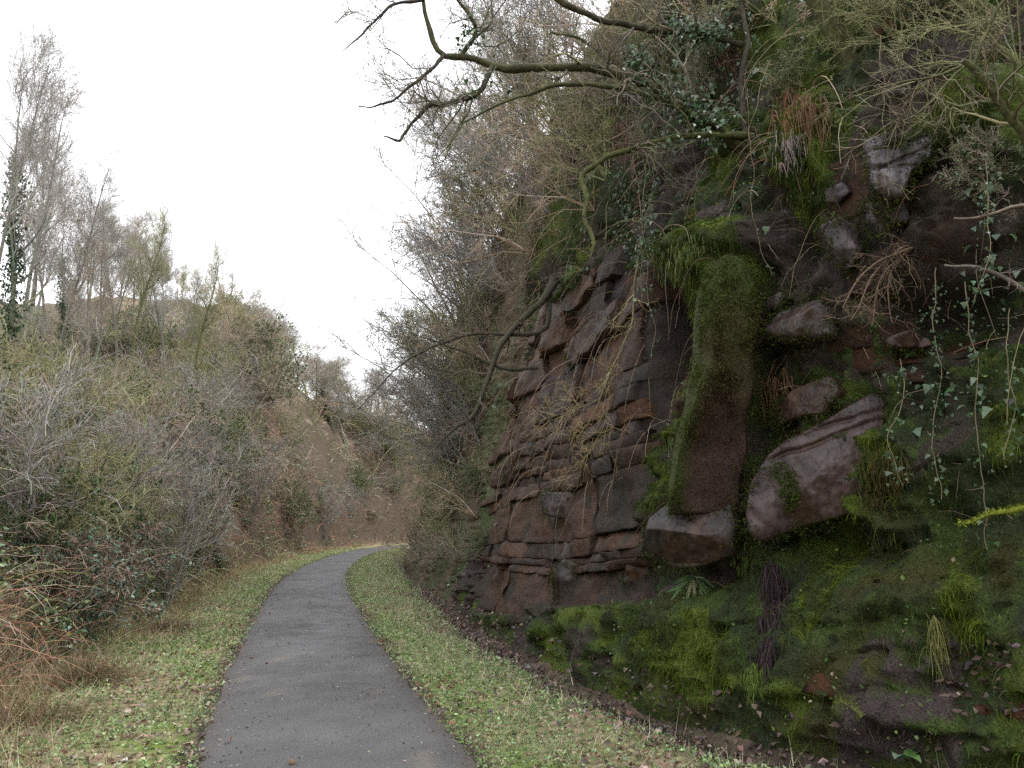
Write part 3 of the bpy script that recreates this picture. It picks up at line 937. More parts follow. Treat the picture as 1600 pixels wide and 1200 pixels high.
def tree_proto(name, label, seed, H=10.0, lean=0.0, limbs=16, base=GREY, ivy=0.0, mossy=0.3, first=0.3, tw=1.0, limb_up=0.12):
    global rng
    keep = rng
    rng = np.random.default_rng(seed)
    root = thing(name, label, 'tree')
    tp, trad = stem_paths((0, 0, -0.4), [(lean, rng.normal() * .04, 1)], H, 14, 0.07, 0.06, 0.0095 * H + .02, 0.12)
    m = MB()
    f = np.linspace(0, 1, 14)[:, None]
    cb_ = .55 * np.asarray(base) * (1 - mossy * (1 - f)) + np.asarray(MOSSY) * mossy * (1 - f)
    m.tubes(tp, trad, cb_[None], 8)
    m.build('trunk', M_bark, root)
    l1, r1 = grow(tp, trad, limbs, .13 * H, .30 * H, 46, 8, limb_up, .16, .55, first, .97)
    m = MB()
    m.tubes(l1, r1, vary(np.asarray(base) * (1 - mossy * .6) + np.asarray(MOSSY) * mossy * .6, len(l1)), 5)
    m.build('limb', M_bark, root)
    l2, r2 = grow(l1, r1, 8, .06 * H, .16 * H, 42, 6, .12, .2, .55, .2, .98, .008)
    l3, r3 = grow(l2, r2, 6, .04 * H, .1 * H, 40, 4, .08, .2, .6, .15, .98, .0062)
    l4, r4 = grow(l3, r3, 3, .02 * H, .06 * H, 38, 3, .05, .2, .7, .15, .98, .005)
    m = MB()
    for l, r in ((l2, r2), (l3, r3), (l4, r4)):
        m.tubes(l, r * tw, vary(base, len(l), .2), 3)
    m.build('crown', M_twig, root)['kind'] = 'stuff'
    if ivy:
        m = MB()
        n = int(2600 * ivy)
        ff = rng.uniform(0.05, .75, n) * 13
        i = ff.astype(int)
        pp = tp[0][i] * (1 - (ff - i)[:, None]) + tp[0][i + 1] * (ff - i)[:, None]
        dr = unit(rng.normal(0, 1, (n, 3)))
        pp = pp + dr * rng.uniform(.05, .5, (n, 1)) * (0.5 + np.sin(ff)[:, None] ** 2)
        m.leaves(pp, dr + np.array([0, 0, -.5]), rng.uniform(.07, .13, n), .1, vary((.045, .075, .03), n))
        m.build('ivy', M_leaf, root)['kind'] = 'stuff'
    rng = keep
    return root

def place(root, loc, scale=1.0, rz=0.0, tilt=(0, 0)):
    root.location = [float(v) for v in loc]
    root.scale = (scale, scale, scale)
    root.rotation_euler = (tilt[0], tilt[1], rz)
    return root

# bare trees along the left ridge: (picture column, metres away, prototype)
sky_x = [-120, -50, 0, 45, 70, 100, 130, 170, 210, 260, 300, 340, 380, 440, 500, 560, 620]
sky_y = [0, 30, 60, 105, 225, 285, 330, 355, 380, 405, 440, 470, 500, 500, 545, 560, 590]
protos = [tree_proto('bare_tree', 'x', 101, limbs=18, first=.42), tree_proto('bare_tree', 'x', 102, limbs=16, lean=.03, base=BROWN, first=.4),
          tree_proto('ivy_clad_tree', 'x', 103, limbs=15, ivy=1.0, mossy=.6), tree_proto('bare_tree', 'x', 104, limbs=20, base=OLIVE, mossy=.8, lean=-.03),
          tree_proto('bare_tree', 'x', 105, limbs=13, first=.5, base=GREY, limb_up=.2)]
spots = [(6, 17, 2, 'tallest bare tree at the left edge with ivy round its trunk'), (-38, 15, 4, None), (50, 20, 4, None), (78, 22, 0, None),
         (101, 24, 2, 'dark ivy clad tree on the left ridge'), (133, 26, 4, None), (152, 22, 1, None), (183, 30, 0, None), (206, 27, 3, 'mossy green tree with spreading limbs on the left ridge'),
         (232, 33, 1, None), (262, 31, 0, None), (288, 36, 4, None), (306, 30, 3, 'slender olive tree rising before the far knoll'), (331, 40, 1, None), (352, 44, 0, None),
         (22, 30, 1, None), (62, 34, 0, None), (92, 38, 3, None), (122, 37, 1, None), (168, 42, 4, None), (216, 45, 0, None), (248, 46, 3, None), (278, 49, 1, None), (318, 52, 4, None),
         (66, 28, 4, None), (118, 31, 0, None), (142, 33, 4, None), (170, 35, 0, None), (194, 37, 1, None), (222, 38, 4, None), (245, 40, 0, None), (272, 42, 3, None), (298, 44, 4, None), (340, 48, 0, None), (36, 46, 4, None), (110, 52, 0, None), (146, 50, 3, None), (196, 56, 1, None)]
used = set()
RIDGE = 'bare trees on the left ridge'
FARG = 'bare trees beyond the bend'
for n, (px, d, k, lab) in enumerate(spots):
    x = (px - 800) / F * d * 1.02
    z = float(ground_z(x, d)[0])
    ty = np.interp(px, sky_x, sky_y) + rng.uniform(-14, 14)
    if d > 27 and px < 130:
        ty += 150
    top = at(px, ty, d)[2]
    far_row = d > 28
    label = lab or ('thin grey bare tree in the back row of the left ridge' if far_row else 'tall bare tree in the front row of the left ridge')
    src = protos[k]
    if k in used:
        o = copy_thing(src, label)
    else:
        o = src
        used.add(k)
    o['label'] = label
    if not lab:
        o['group'] = 'back row of ridge trees' if far_row else 'front row of ridge trees'
    elif 'group' in o:
        del o['group']
    place(o, (x, d, z), max(2.0, top - z) / (10.0 if d < 27 else 8.8), rng.uniform(0, 6.28))
    o.scale = (o.scale[0] * (.62 if d < 26 else .85),) * 2 + (o.scale[2],)
for px, d, k, dy in [(405, 58, 1, 20), (440, 60, 3, 0), (470, 62, 0, 10), (505, 64, 1, 0), (535, 66, 3, 10), (420, 52, 0, 10), (455, 56, 4, 15), (490, 58, 1, 5), (520, 60, 2, 20), (548, 62, 0, 10), (600, 60, 3, 30), (625, 64, 0, 40), (650, 62, 1, 30), (430, 66, 4, -5), (480, 70, 3, -10), (510, 72, 1, -5), (590, 76, 4, 0), (630, 80, 0, 0), (560, 70, 0, 0), (588, 66, 1, 20), (612, 70, 3, 30), (640, 74, 0, 20), (575, 78, 4, -10), (525, 80, 0, -10), (668, 78, 1, 0)]:
    x = (px - 800) / F * d * 1.02
    if abs(path_uv(np.array([x]), np.array([float(d)]))[0][0]) < 4.5:
        continue
    z = float(ground_z(x, d)[0])
    top = at(px, np.interp(px, sky_x, sky_y) + dy, d)[2]
    o = copy_thing(protos[k], 'pale bare tree in the wood beyond the bend of the path', FARG)
    place(o, (x, d, z - .5), max(5.0, top - z) / 10.0, rng.uniform(0, 6.28))
    o.scale = (o.scale[0] * 1.7, o.scale[0] * 1.7, o.scale[2])

# bare shrubs
def shrub_proto(name, label, seed, H=3.0, stems=9, spread=.7, base=BROWN, dens=1.0, droop=-.02, leaf=0, leafc=(.06, .1, .035), r0=.022):
    global rng
    keep = rng
    rng = np.random.default_rng(seed)
    root = thing(name, label, 'shrub')
    a = rng.uniform(0, 6.28, stems)
    sp = rng.uniform(.1, spread, stems)
    st, sr = stem_paths((0, 0, -.15), np.stack([np.cos(a) * sp, np.sin(a) * sp, 0 * a + 1], 1), rng.uniform(.6, 1.05, stems) * H, 8, .12, droop, rng.uniform(.6, 1.1, stems) * r0)
    m = MB()
    m.tubes(st, sr, vary(np.asarray(base) * .85, stems), 5)
    m.build('stems', M_bark, root)['kind'] = 'stuff'
    l1, r1 = grow(st, sr, int(6 * dens), .22 * H, .42 * H, 40, 6, droop, .2, .6, .15, .98, .0075)
    l2, r2 = grow(l1, r1, int(6 * dens), .1 * H, .22 * H, 40, 4, droop, .22, .6, .1, .98, .0058)
    l3, r3 = grow(l2, r2, 4, .04 * H, .11 * H, 42, 3, 0, .25, .7, .1, .98, .0046)
    m = MB()
    for l, r in ((l1, r1), (l2, r2), (l3, r3)):
        m.tubes(l, r, vary(base, len(l), .25), 3)
    m.build('twigs', M_twig, root)['kind'] = 'stuff'
    if leaf:
        m = MB()
        q = l3[rng.choice(len(l3), leaf)]
        m.leaves(q[:, 1], q[:, 2] - q[:, 0] + rng.normal(0, .03, (leaf, 3)), rng.uniform(.035, .075, leaf), rng.uniform(.025, .05, leaf), vary(leafc, leaf, .3))
        m.build('foliage', M_gloss, root)['kind'] = 'stuff'
    rng = keep
    return root

SB = [shrub_proto('bare_shrub', 'x', 201, 3.0, 8, .6, BROWN, dens=.7), shrub_proto('bare_shrub', 'x', 202, 3.4, 9, 1.0, TAN, droop=-.07, dens=.7),
      shrub_proto('bare_shrub', 'x', 203, 2.6, 11, .8, OLIVE, droop=-.03, dens=.85), shrub_proto('bare_shrub', 'x', 204, 3.6, 7, .45, GREY, droop=.03),
      shrub_proto('evergreen_shrub', 'x', 205, 2.0, 12, .9, OLIVE, leaf=5000, leafc=(.07, .12, .055)), shrub_proto('bramble_bush', 'x', 206, 1.3, 14, 1.3, (.28, .20, .15), droop=-.12, leaf=2600, leafc=(.11, .165, .12)),
      shrub_proto('evergreen_shrub', 'x', 207, 2.2, 10, .8, BROWN, leaf=4200, leafc=(.12, .165, .07))]
susd = set()
def put_shrub(k, loc, sc, label, rz=None, tilt=(0, 0), group=None):
    if k in susd:
        o = copy_thing(SB[k], label)
    else:
        o = SB[k]
        susd.add(k)
    o['label'] = label
    if group:
        o['group'] = group
    elif 'group' in o:
        del o['group']
    return place(o, loc, sc, rng.uniform(0, 6.28) if rz is None else rz, tilt)

kinds = ['brown bare shrub', 'straw coloured bare shrub', 'olive twigged bare shrub', 'upright grey bare shrub', 'dark leaved evergreen shrub', 'reddish bramble bush', 'mid green leafy shrub']
special = [(60, 940, 5, 1.15, 'bramble bush with blue green leaves at the foot of the bank by the left edge'), (150, 905, 5, 1.2, 'bramble bush spreading over the bank behind the tan grass tussock'),
           (20, 890, 4, .9, 'dark glossy evergreen at the left edge low on the bank'), (330, 745, 4, 1.6, 'dark green holly like shrub half way up the bank'), (255, 720, 6, 1.6, 'grey green leafy shrub left of the dark holly like shrub'),
           (410, 625, 6, 2.6, 'blue green bushy evergreen under the outcrop on the knoll'), (215, 880, 1, .7, 'straw coloured arching shrub above the grass verge'),
           (290, 870, 1, 1.0, 'pale arching shrub just left of the black snag'), (395, 800, 3, 1.2, 'upright grey shrub right of the black snag'), (455, 820, 4, 1.2, 'low dark evergreen above the bend of the grass verge')]
for k, (px, py) in enumerate(put_later):
    g = ground_at(px, py)
    put_shrub([0, 2, 6, 3, 0, 2, 4][k], g + np.array([0, -.8, -.2]), [1.0, .8, .7, 1.2, 1.0, 1.1, .8][k], kinds[[0, 2, 6, 3, 0, 2, 4][k]] + ' crowding round the grey outcrop on the knoll', group='shrubs round the outcrop')
for px, py, k, sc, lab in special:
    put_shrub(k, ground_at(px, py), sc, lab)
FACE = [(440, 640), (462, 625), (545, 745), (522, 775), (480, 730)]
bank = []
tries = 0
while len(bank) < 125 and tries < 2000:
    tries += 1
    px, py = rng.uniform(-40, 620), rng.uniform(540, 900)
    g = ground_at(px, py)
    u_, t_ = path_uv(np.array([g[0]]), np.array([g[1]]))
    if u_[0] < 3.3 or g[1] > 90 or in_poly(np.array([px]), np.array([py]), FACE)[0]:
        continue
    if any(math.hypot(px - b[0], py - b[1]) < 21 for b in bank):
        continue
    bank.append((px, py, g, u_[0]))
for px, py, g, u_ in bank:
    k = int(rng.choice([0, 1, 2, 3, 4, 5, 6], p=[.18, .16, .26, .12, .08, .10, .10]))
    if g[1] < 16 and k == 1:
        k = 2
    where = 'on the far bank beyond the knoll' if g[1] > 50 else ('on the knoll' if g[1] > 36 else ('high on the near left bank' if u_ > 6 else 'low on the left bank'))
    lab = kinds[k] + ' growing ' + where
    put_shrub(k, g, rng.uniform(.5, 1.15) * (0.8 + g[1] * .012), lab, group=kinds[k] + 's ' + where)
for px in list(range(375, 640, 11)) + list(range(390, 640, 17)):
    py = np.interp(px, [375, 400, 450, 500, 560, 640], [545, 530, 545, 600, 650, 700]) + rng.uniform(0, 40)
    g = ground_at(px, py)
    if abs(path_uv(np.array([g[0]]), np.array([g[1]]))[0][0]) < 3.5:
        continue
    k = int(rng.choice([0, 1, 2, 3, 4, 6], p=[.3, .1, .2, .2, .08, .12]))
    put_shrub(k, g, rng.uniform(.9, 1.5), kinds[k] + ' on the crest beyond the bend', group=kinds[k] + 's beyond the bend')
for px in range(330, 420, 7):
    d = rng.uniform(38, 48)
    x = (px - 800) / F * d
    k = int(rng.choice([0, 1, 2, 3, 6], p=[.25, .15, .3, .2, .1]))
    put_shrub(k, (x, d, float(ground_z(x, d)[0]) - .1), rng.uniform(.6, 1.2), kinds[k] + ' along the crest of the knoll', group=kinds[k] + 's along the knoll crest')
# ridge scrub below the trees
for px in range(-20, 340, 12):
    d = rng.uniform(15, 40)
    x = (px - 800) / F * d
    put_shrub(int(rng.choice([0, 2, 3, 6])), (x, d, float(ground_z(x, d)[0])), rng.uniform(.4, 1.1), 'scrubby bare shrub under the ridge trees', group='scrub under the ridge trees')

# shrubs leaning out from the rock beyond the bedded face
lean_spots = [(700, 850, 2, .6), (735, 800, 1, .7), (690, 760, 2, .8), (740, 690, 3, .8), (715, 620, 3, .9), (760, 560, 1, .8), (735, 500, 2, .95), (790, 450, 3, .9), (770, 390, 3, 1.0), (745, 440, 3, 1.1), (830, 400, 1, .8),
              (800, 320, 3, 1.0), (850, 330, 3, .8), (780, 260, 2, 1.0), (835, 230, 3, .9), (880, 260, 1, .7), (810, 170, 3, .9), (870, 160, 3, .9), (920, 330, 1, .6), (930, 180, 2, .6), (665, 830, 1, .8), (680, 700, 3, 1.1), (725, 560, 3, 1.1), (655, 780, 0, .8), (690, 640, 3, 1.2),
              (648, 870, 1, .6), (672, 880, 0, .6), (660, 740, 2, .9), (705, 700, 1, .9), (715, 790, 2, .7), (670, 660, 1, 1.1), (700, 560, 2, 1.1), (745, 620, 2, .8), (730, 420, 1, 1.0), (760, 340, 2, 1.0), (770, 470, 3, 1.0), (780, 210, 1, 1.0), (835, 290, 3, 1.0), (880, 100, 3, .9), (820, 470, 0, .5), (720, 870, 0, .5), (750, 860, 4, .35), (690, 820, 4, .45), (705, 740, 6, .5), (750, 640, 4, .5), (760, 500, 6, .6), (735, 760, 4, .4), (650, 840, 6, .4),
              (735, 650, 3, 1.5), (745, 540, 3, 1.6), (760, 430, 3, 1.6), (770, 300, 3, 1.5), (790, 200, 3, 1.4), (720, 720, 3, 1.3), (700, 800, 3, 1.0), (750, 480, 1, 1.3), (780, 250, 2, 1.2), (740, 590, 2, 1.3), (800, 360, 2, 1.1), (820, 140, 2, 1.0), (860, 210, 2, .9), (900, 240, 0, .8), (940, 280, 2, .6), (970, 150, 0, .7), (1400, 60, 2, .4), (1500, 20, 2, .6), (1130, 90, 6, .35), (1580, 90, 2, .4), (1560, 300, 6, .3), (1250, 130, 4, .25), (1040, 60, 4, .4), (1110, 150, 6, .3),
              (900, 60, 3, .8), (960, 40, 1, .7), (1010, 100, 2, .5), (1100, 40, 1, .5), (1200, 30, 2, .5), (1340, 20, 1, .45), (1450, 40, 2, .55), (1560, 20, 2, .5)]
lean_lab = ['brown', 'straw coloured', 'olive', 'grey', 'dark leafy', '', 'green leafy']
for px, py, k, sc in lean_spots:
    p = on_cliff(px, py)
    if (py < 110 and px > 880) or px > 1050:
        lab, gr = lean_lab[k] + ' bare shrub hanging over the top of the rock', 'shrubs over the rock face'
    else:
        lab, gr = lean_lab[k] + (' bare' if k < 4 else '') + ' shrub leaning from slope past the bedded rock', 'shrubs on the slope beyond the bedded rock'
    put_shrub(k, p, sc * 1.0, lab, group=lean_lab[k] + ' ' + gr, tilt=(rng.uniform(-.25, .25), -rng.uniform(.25, .8)), rz=rng.uniform(-.3, .3))

for px, py, k, sc, tl, lab in [(742, 430, 2, .52, -.32, 'small ivy clad tree leaning from the slope past the bedded rock'), (760, 330, 0, .5, -.45, 'thin bare tree leaning from the slope below the long boughs'),
                           (730, 560, 4, .5, -.55, 'straight thin bare tree leaning over the bend from the slope'), (790, 200, 1, .42, -.5, 'brown bare tree leaning out at the top of the slope'), (715, 660, 3, .42, -.6, 'olive bare tree leaning low over the bend of the path'), (705, 740, 1, .36, -.65, 'lowest brown bare tree leaning over the verge at the bend')]:
    place(copy_thing(protos[k], lab), on_cliff(px, py), sc, rng.uniform(-.4, .4), (rng.uniform(-.2, .1), tl))

# ------------------------------------------------------------------ the tree that overhangs the path, on the rock
def branch(pts, d0, d1, n=44):
    """spine of a branch seen through picture points (x, y, radius), its distance running from d0 to d1"""
    q = np.array(pts, float)
    l = np.concatenate([[0], np.cumsum(np.hypot(np.diff(q[:, 0]), np.diff(q[:, 1])))])
    l /= l[-1]
    W_ = np.array([np.append(at(a[0], a[1], d0 + (d1 - d0) * t), a[2]) for a, t in zip(q, l)])
    sp, _q = spline(W_, n)
    P = sp[:, :3] + 0.028 * np.stack([fbm(sp[:, :3] * 4, 2, 111), fbm(sp[:, :3] * 4, 2, 112), fbm(sp[:, :3] * 4, 2, 113)], 1)
    return P, np.maximum(sp[:, 3] * (.72 if n > 30 else 1), .003)

root = thing('overhanging_tree', 'mossy bare tree on top of the rock whose long boughs overhang the path', 'tree', (0, 0, 0))
boughs = [([(1196, 280, .09), (1172, 228, .065), (1160, 150, .045), (1164, 92, .04), (1168, 60, .04), (1152, -40, .035)], 7.3, 7.6, 'trunk', .08),
          ([(1187, 262, .085), (1150, 225, .08), (1100, 193, .074), (1030, 140, .07), (950, 112, .066), (880, 105, .062), (810, 108, .058), (770, 103, .054), (740, 92, .05), (692, 86, .044), (672, 45, .036), (655, -12, .03)], 7.4, 6.6, 'limb', .35),
          ([(772, 104, .04), (745, 146, .034), (690, 164, .03), (668, 166, .026), (632, 204, .02), (622, 220, .016), (598, 214, .01)], 6.8, 6.4, 'limb', .15),
          ([(694, 87, .03), (640, 138, .02), (592, 168, .013), (562, 170, .007)], 6.65, 6.2, 'limb', .05),
          ([(660, 0, .026), (612, 8, .02), (560, 60, .012), (538, 78, .006)], 6.6, 6.2, 'limb', .0),
          ([(1178, 240, .06), (1120, 196, .05), (1060, 168, .044), (1010, 148, .04), (960, 135, .036), (880, 132, .03), (830, 146, .024), (780, 160, .018), (720, 192, .01)], 7.3, 6.6, 'limb', .4),
          ([(1172, 212, .045), (1110, 210, .044), (1050, 216, .042), (980, 236, .04), (922, 261, .038), (909, 280, .036), (917, 310, .034), (914, 342, .03), (928, 372, .022), (924, 400, .012)], 7.2, 6.6, 'limb', .6),
          ([(1160, 70, .05), (1085, 52, .05), (1000, 44, .048), (920, 24, .042), (850, -10, .036)], 7.6, 7.0, 'limb', .2),
          ([(1060, 112, .04), (1000, 100, .036), (958, 96, .03), (900, 60, .02), (860, 50, .01)], 7.5, 7.2, 'limb', .4),
          ([(720, 90, .03), (742, 40, .026), (700, -20, .02)], 6.8, 6.6, 'limb', .3),
          ([(1188, 250, .05), (1215, 240, .04), (1240, 262, .03), (1262, 300, .02)], 7.2, 6.9, 'limb', .5)]
allP, allR = [], []
for pts, d0, d1, nm, ms in boughs:
    P, R = branch(pts, d0, d1)
    ang = np.arange(9) / 9
    m = MB()
    cb_ = np.asarray((.045, .037, .030)) * (1 - ms) + np.asarray((.085, .10, .022)) * ms
    cl = cb_[None] * (1 + .7 * fbm(P * 7, 3, 120)[:, None])
    m.tubes(P[None], R[None] * (1 + .25 * fbm(P * 9, 2, 121) + .25 * sstep(.25, .5, fbm(P * 5, 2, 122)))[None], cl[None], 9)
    # moss pads along the upper side
    n = int(900 * ms)
    if n:
        i = rng.integers(2, len(P), n)
        dirs = unit(rng.normal(0, .6, (n, 3)) + np.array([0, 0, .9]))
        m.blades(P[i] + dirs * R[i][:, None] * .9 + rng.normal(0, .01, (n, 3)), dirs + rng.normal(0, .4, (n, 3)), rng.uniform(.012, .03, n), .008, vary((.10, .125, .02), n, .3))
    m.build(nm, M_bark, root)
    if nm == 'limb':
        allP.append(P[6:][::2])
        allR.append(R[6:][::2])
LP, LR = np.stack([a[:11] for a in allP]), np.stack([a[:11] for a in allR])
g1, q1 = grow(LP, LR, 13, .35, 1.1, 48, 7, .05, .22, .42, .05, 1.0, .004)
g2, q2 = grow(g1, q1, 5, .15, .5, 45, 5, .04, .25, .6, .1, .98, .0028)
g3, q3_ = grow(g2, q2, 4, .06, .22, 45, 4, .03, .25, .7, .1, .98, .002)
m = MB()
for l, r in ((g1, q1), (g2, q2), (g3, q3_)):
    m.tubes(l, r, pick([(.13, .11, .08), (.11, .115, .05), (.17, .145, .115)], len(l)), 3)
m.build('crown', M_twig, root)['kind'] = 'stuff'
m = MB()                                              # ivy climbing the boughs
nI = 2600
ii_ = rng.choice(len(LP), nI, p=np.array([.3, .02, 0, 0, .12, .06, .26, .14, .04, .06]))
ff = rng.integers(0, 6, nI)
pp = LP[ii_, ff] + rng.normal(0, .09, (nI, 3)) + np.array([0, 0, .02])
m.lobed(pp, unit(rng.normal(0, .6, (nI, 3)) + np.array([-.5, -.6, .5])), rng.normal(0, .4, (nI, 3)) + np.array([0, 0, -1]), rng.uniform(.03, .07, nI), vary((.045, .085, .03), nI, .3))
m.build('ivy', M_gloss, root)['kind'] = 'stuff'

def simple_branch(name, label, cat, specs, col, ms=0.0, twigs=0, tl=(.2, .5), tcol=None, sides=8, group=None, mossc_=(.11, .14, .02)):
    root = thing(name, label, cat, (0, 0, 0), group)
    PP, RR_ = [], []
    m = MB()
    for pts, d0, d1 in specs:
        P, R = branch(pts, d0, d1, 22)
        cl = (np.asarray(col) * (1 - ms) + np.asarray(mossc_) * ms)[None] * (1 + .3 * fbm(P * 6, 2, 130)[:, None])
        m.tubes(P[None], R[None], cl[None], sides, cap=True)
        if ms > .3:
            n = int(500 * ms)
            i = rng.integers(0, len(P), n)
            dirs = unit(rng.normal(0, .7, (n, 3)) + np.array([0, 0, .6]))
            m.blades(P[i] + dirs * R[i][:, None] * .9 + rng.normal(0, .008, (n, 3)), dirs, rng.uniform(.01, .028, n), .008, vary(mossc_, n, .3))
        PP.append(P)
        RR_.append(R)
    m.build('stem', M_bark, root)
    if twigs:
        PP, RR_ = np.stack(PP), np.stack(RR_)
        a, b = grow(PP, RR_, twigs, tl[0], tl[1], 50, 6, .0, .28, .45, .25, 1.0, .003)
        c, d = grow(a, b, 4, tl[0] * .4, tl[1] * .5, 48, 4, .0, .3, .6, .1, 1, .002)
        e, f = grow(c, d, 3, tl[0] * .2, tl[1] * .3, 48, 3, .0, .3, .7, .1, 1, .0016)
        m = MB()
        for l, r in ((a, b), (c, d), (e, f)):
            m.tubes(l, r, vary(tcol or col, len(l), .25), 3)
        m.build('twigs', M_twig, root)['kind'] = 'stuff'
    return root

def cd(px, py):
    return float(P1.reshape(-1, 3)[ci(px, py)][1])

dk = cd(865, 440)
simple_branch('fallen_branch', 'dark curved dead branch hanging from the broken black stub beside the bedded rock', 'branch',
              [([(868, 436, .085), (848, 470, .06), (815, 500, .05), (786, 535, .045), (766, 580, .042), (750, 630, .038), (735, 655, .032), (712, 668, .024), (690, 690, .016), (678, 702, .008)], dk - .1, dk - 1.0),
               ([(858, 460, .05), (856, 510, .04), (840, 522, .034), (790, 523, .03), (735, 522, .025), (670, 545, .018), (620, 575, .012), (560, 640, .005)], dk - .1, dk - .8),
               ([(840, 574, .03), (790, 576, .026), (740, 556, .02), (700, 540, .014), (640, 520, .006)], dk - .3, dk - .9)], (.050, .042, .036), .1, 12, (.3, .9), (.13, .10, .075))
dk = cd(950, 600)
simple_branch('twig_spray', 'yellowish drooping spray of bare twigs in front of the bedded rock', 'branch',
              [([(1000, 380, .022), (992, 440, .018), (988, 500, .016), (972, 545, .014), (950, 590, .012), (930, 640, .008), (900, 690, .004)], dk - .5, dk - .9),
               ([(962, 585, .01), (940, 620, .008), (900, 640, .006), (850, 655, .003)], dk - .7, dk - 1.0),
               ([(950, 592, .01), (950, 640, .007), (925, 700, .005), (880, 760, .002)], dk - .7, dk - .95)], (.16, .13, .08), .15, 16, (.25, .55), (.33, .26, .13))
dk = cd(1310, 90)
simple_branch('leaning_trunk', 'dark leaning mossy trunk at the top of the mossy face', 'trunk', [([(1345, 130, .10), (1325, 90, .09), (1305, 55, .085), (1270, 0, .08), (1240, -50, .07)], dk - .05, dk - .1)], (.035, .03, .022), .3)
dk = cd(1540, 160)
simple_branch('mossy_sapling', 'thin mossy branch with long pale twigs near the top right corner', 'branch',
              [([(1612, 235, .03), (1590, 200, .028), (1552, 150, .026), (1520, 105, .022), (1505, 92, .016)], dk - .2, dk - .5),
               ([(1512, 98, .014), (1460, 120, .01), (1400, 130, .007), (1340, 150, .004)], dk - .4, dk - .6),
               ([(1520, 105, .014), (1535, 60, .012), (1560, 10, .009), (1590, -30, .007)], dk - .4, dk - .5),
               ([(1515, 95, .012), (1500, 110, .009), (1430, 180, .006), (1385, 190, .003)], dk - .4, dk - .7)], (.08, .07, .045), .3, 9, (.25, .7), (.17, .145, .09))
dk = cd(1560, 800)
simple_branch('mossy_twig', 'short yellow green mossy twig poking out by the right edge', 'twig', [([(1612, 794, .022), (1585, 800, .02), (1560, 804, .016), (1540, 808, .01), (1500, 817, .004)], dk - .3, dk - .45)], (.09, .08, .05), .9, mossc_=(.18, .21, .02))
dk = cd(1320, 1105)
simple_branch('mossy_stick', 'pale mossy stick lying at the foot of the mossy bank', 'stick', [([(1308, 1098, .006), (1325, 1104, .012), (1340, 1112, .016), (1348, 1122, .014)], dk - .12, dk - .15)], (.2, .17, .11), .35)
dk = cd(1380, 440)
simple_branch('hanging_roots', 'pale brown roots and dead stems drooping over the dark hollow', 'roots',
              [([(1470, 376, .012), (1430, 385, .011), (1385, 400, .01), (1345, 430, .007), (1315, 480, .003)], dk - .3, dk - .5), ([(1440, 380, .01), (1400, 390, .01), (1365, 430, .007), (1330, 500, .003)], dk - .3, dk - .5),
               ([(1460, 372, .01), (1400, 405, .008), (1372, 450, .006), (1360, 510, .003)], dk - .3, dk - .4), ([(1420, 392, .008), (1395, 420, .007), (1388, 460, .005), (1392, 505, .003)], dk - .3, dk - .4)], (.16, .11, .075), .0, 8, (.15, .4), sides=5)
dk = cd(1560, 425)
simple_branch('dead_branch', 'long grey dead branch crossing the hollow near the right edge', 'branch', [([(1475, 412, .008), (1520, 418, .011), (1570, 436, .014), (1615, 462, .016)], dk - .55, dk - .5)], (.19, .16, .14), .0, 4, (.15, .4))
dk = cd(1530, 335)
simple_branch('dead_branch', 'pale bent branch below the ivy near the right edge', 'branch', [([(1490, 342, .006), (1530, 336, .009), (1570, 328, .011), (1615, 318, .013)], dk - .4, dk - .4)], (.22, .18, .14), .0, 3, (.1, .3))

# hanging vines with leaves
vines = [((1466, 418), (1462, 560), (1468, 640), (1478, 780), .9, 'ivy strand with pairs of pale leaves hanging before the dark hollow'),
         ((1505, 440), (1520, 520), (1530, 620), (1540, 860), .8, 'long ivy strand hanging nearest to the right edge'),
         ((1085, 40), (1088, 130), (1082, 230), (1080, 340), .25, 'thin bare vine hanging in front of the dark ivy by the trunk'),
         ((985, 240), (1000, 330), (1012, 420), (1018, 560), .5, 'thin leafy vine hanging over the bedded rock by the buttress'),
         ((1205, 90), (1175, 190), (1172, 300), (1200, 430), .15, 'wiry pale vine falling beside the dark gully'),
         ((1425, 20), (1435, 90), (1455, 150), (1450, 170), .1, 'short bare vine dangling above the pale cracked slab'),
         ((1370, 60), (1385, 130), (1388, 200), (1395, 225), .1, 'red brown bare vine hanging onto the pale cracked slab'),
         ((1545, 250), (1535, 330), (1540, 400), (1530, 470), 1.0, 'bushy ivy strand with large leaves under the bright moss'),
         ((1020, 250), (1010, 350), (1000, 420), (1005, 470), .9, 'ivy strand with dark leaves hanging above the bedded rock'),
         ((1400, 560), (1410, 640), (1400, 700), (1420, 760), .5, 'short ivy strand to the right of the largest boulder'),
         ((1575, 480), (1570, 560), (1580, 650), (1570, 720), .6, 'ivy strand dangling at the right edge below the dead branch')]
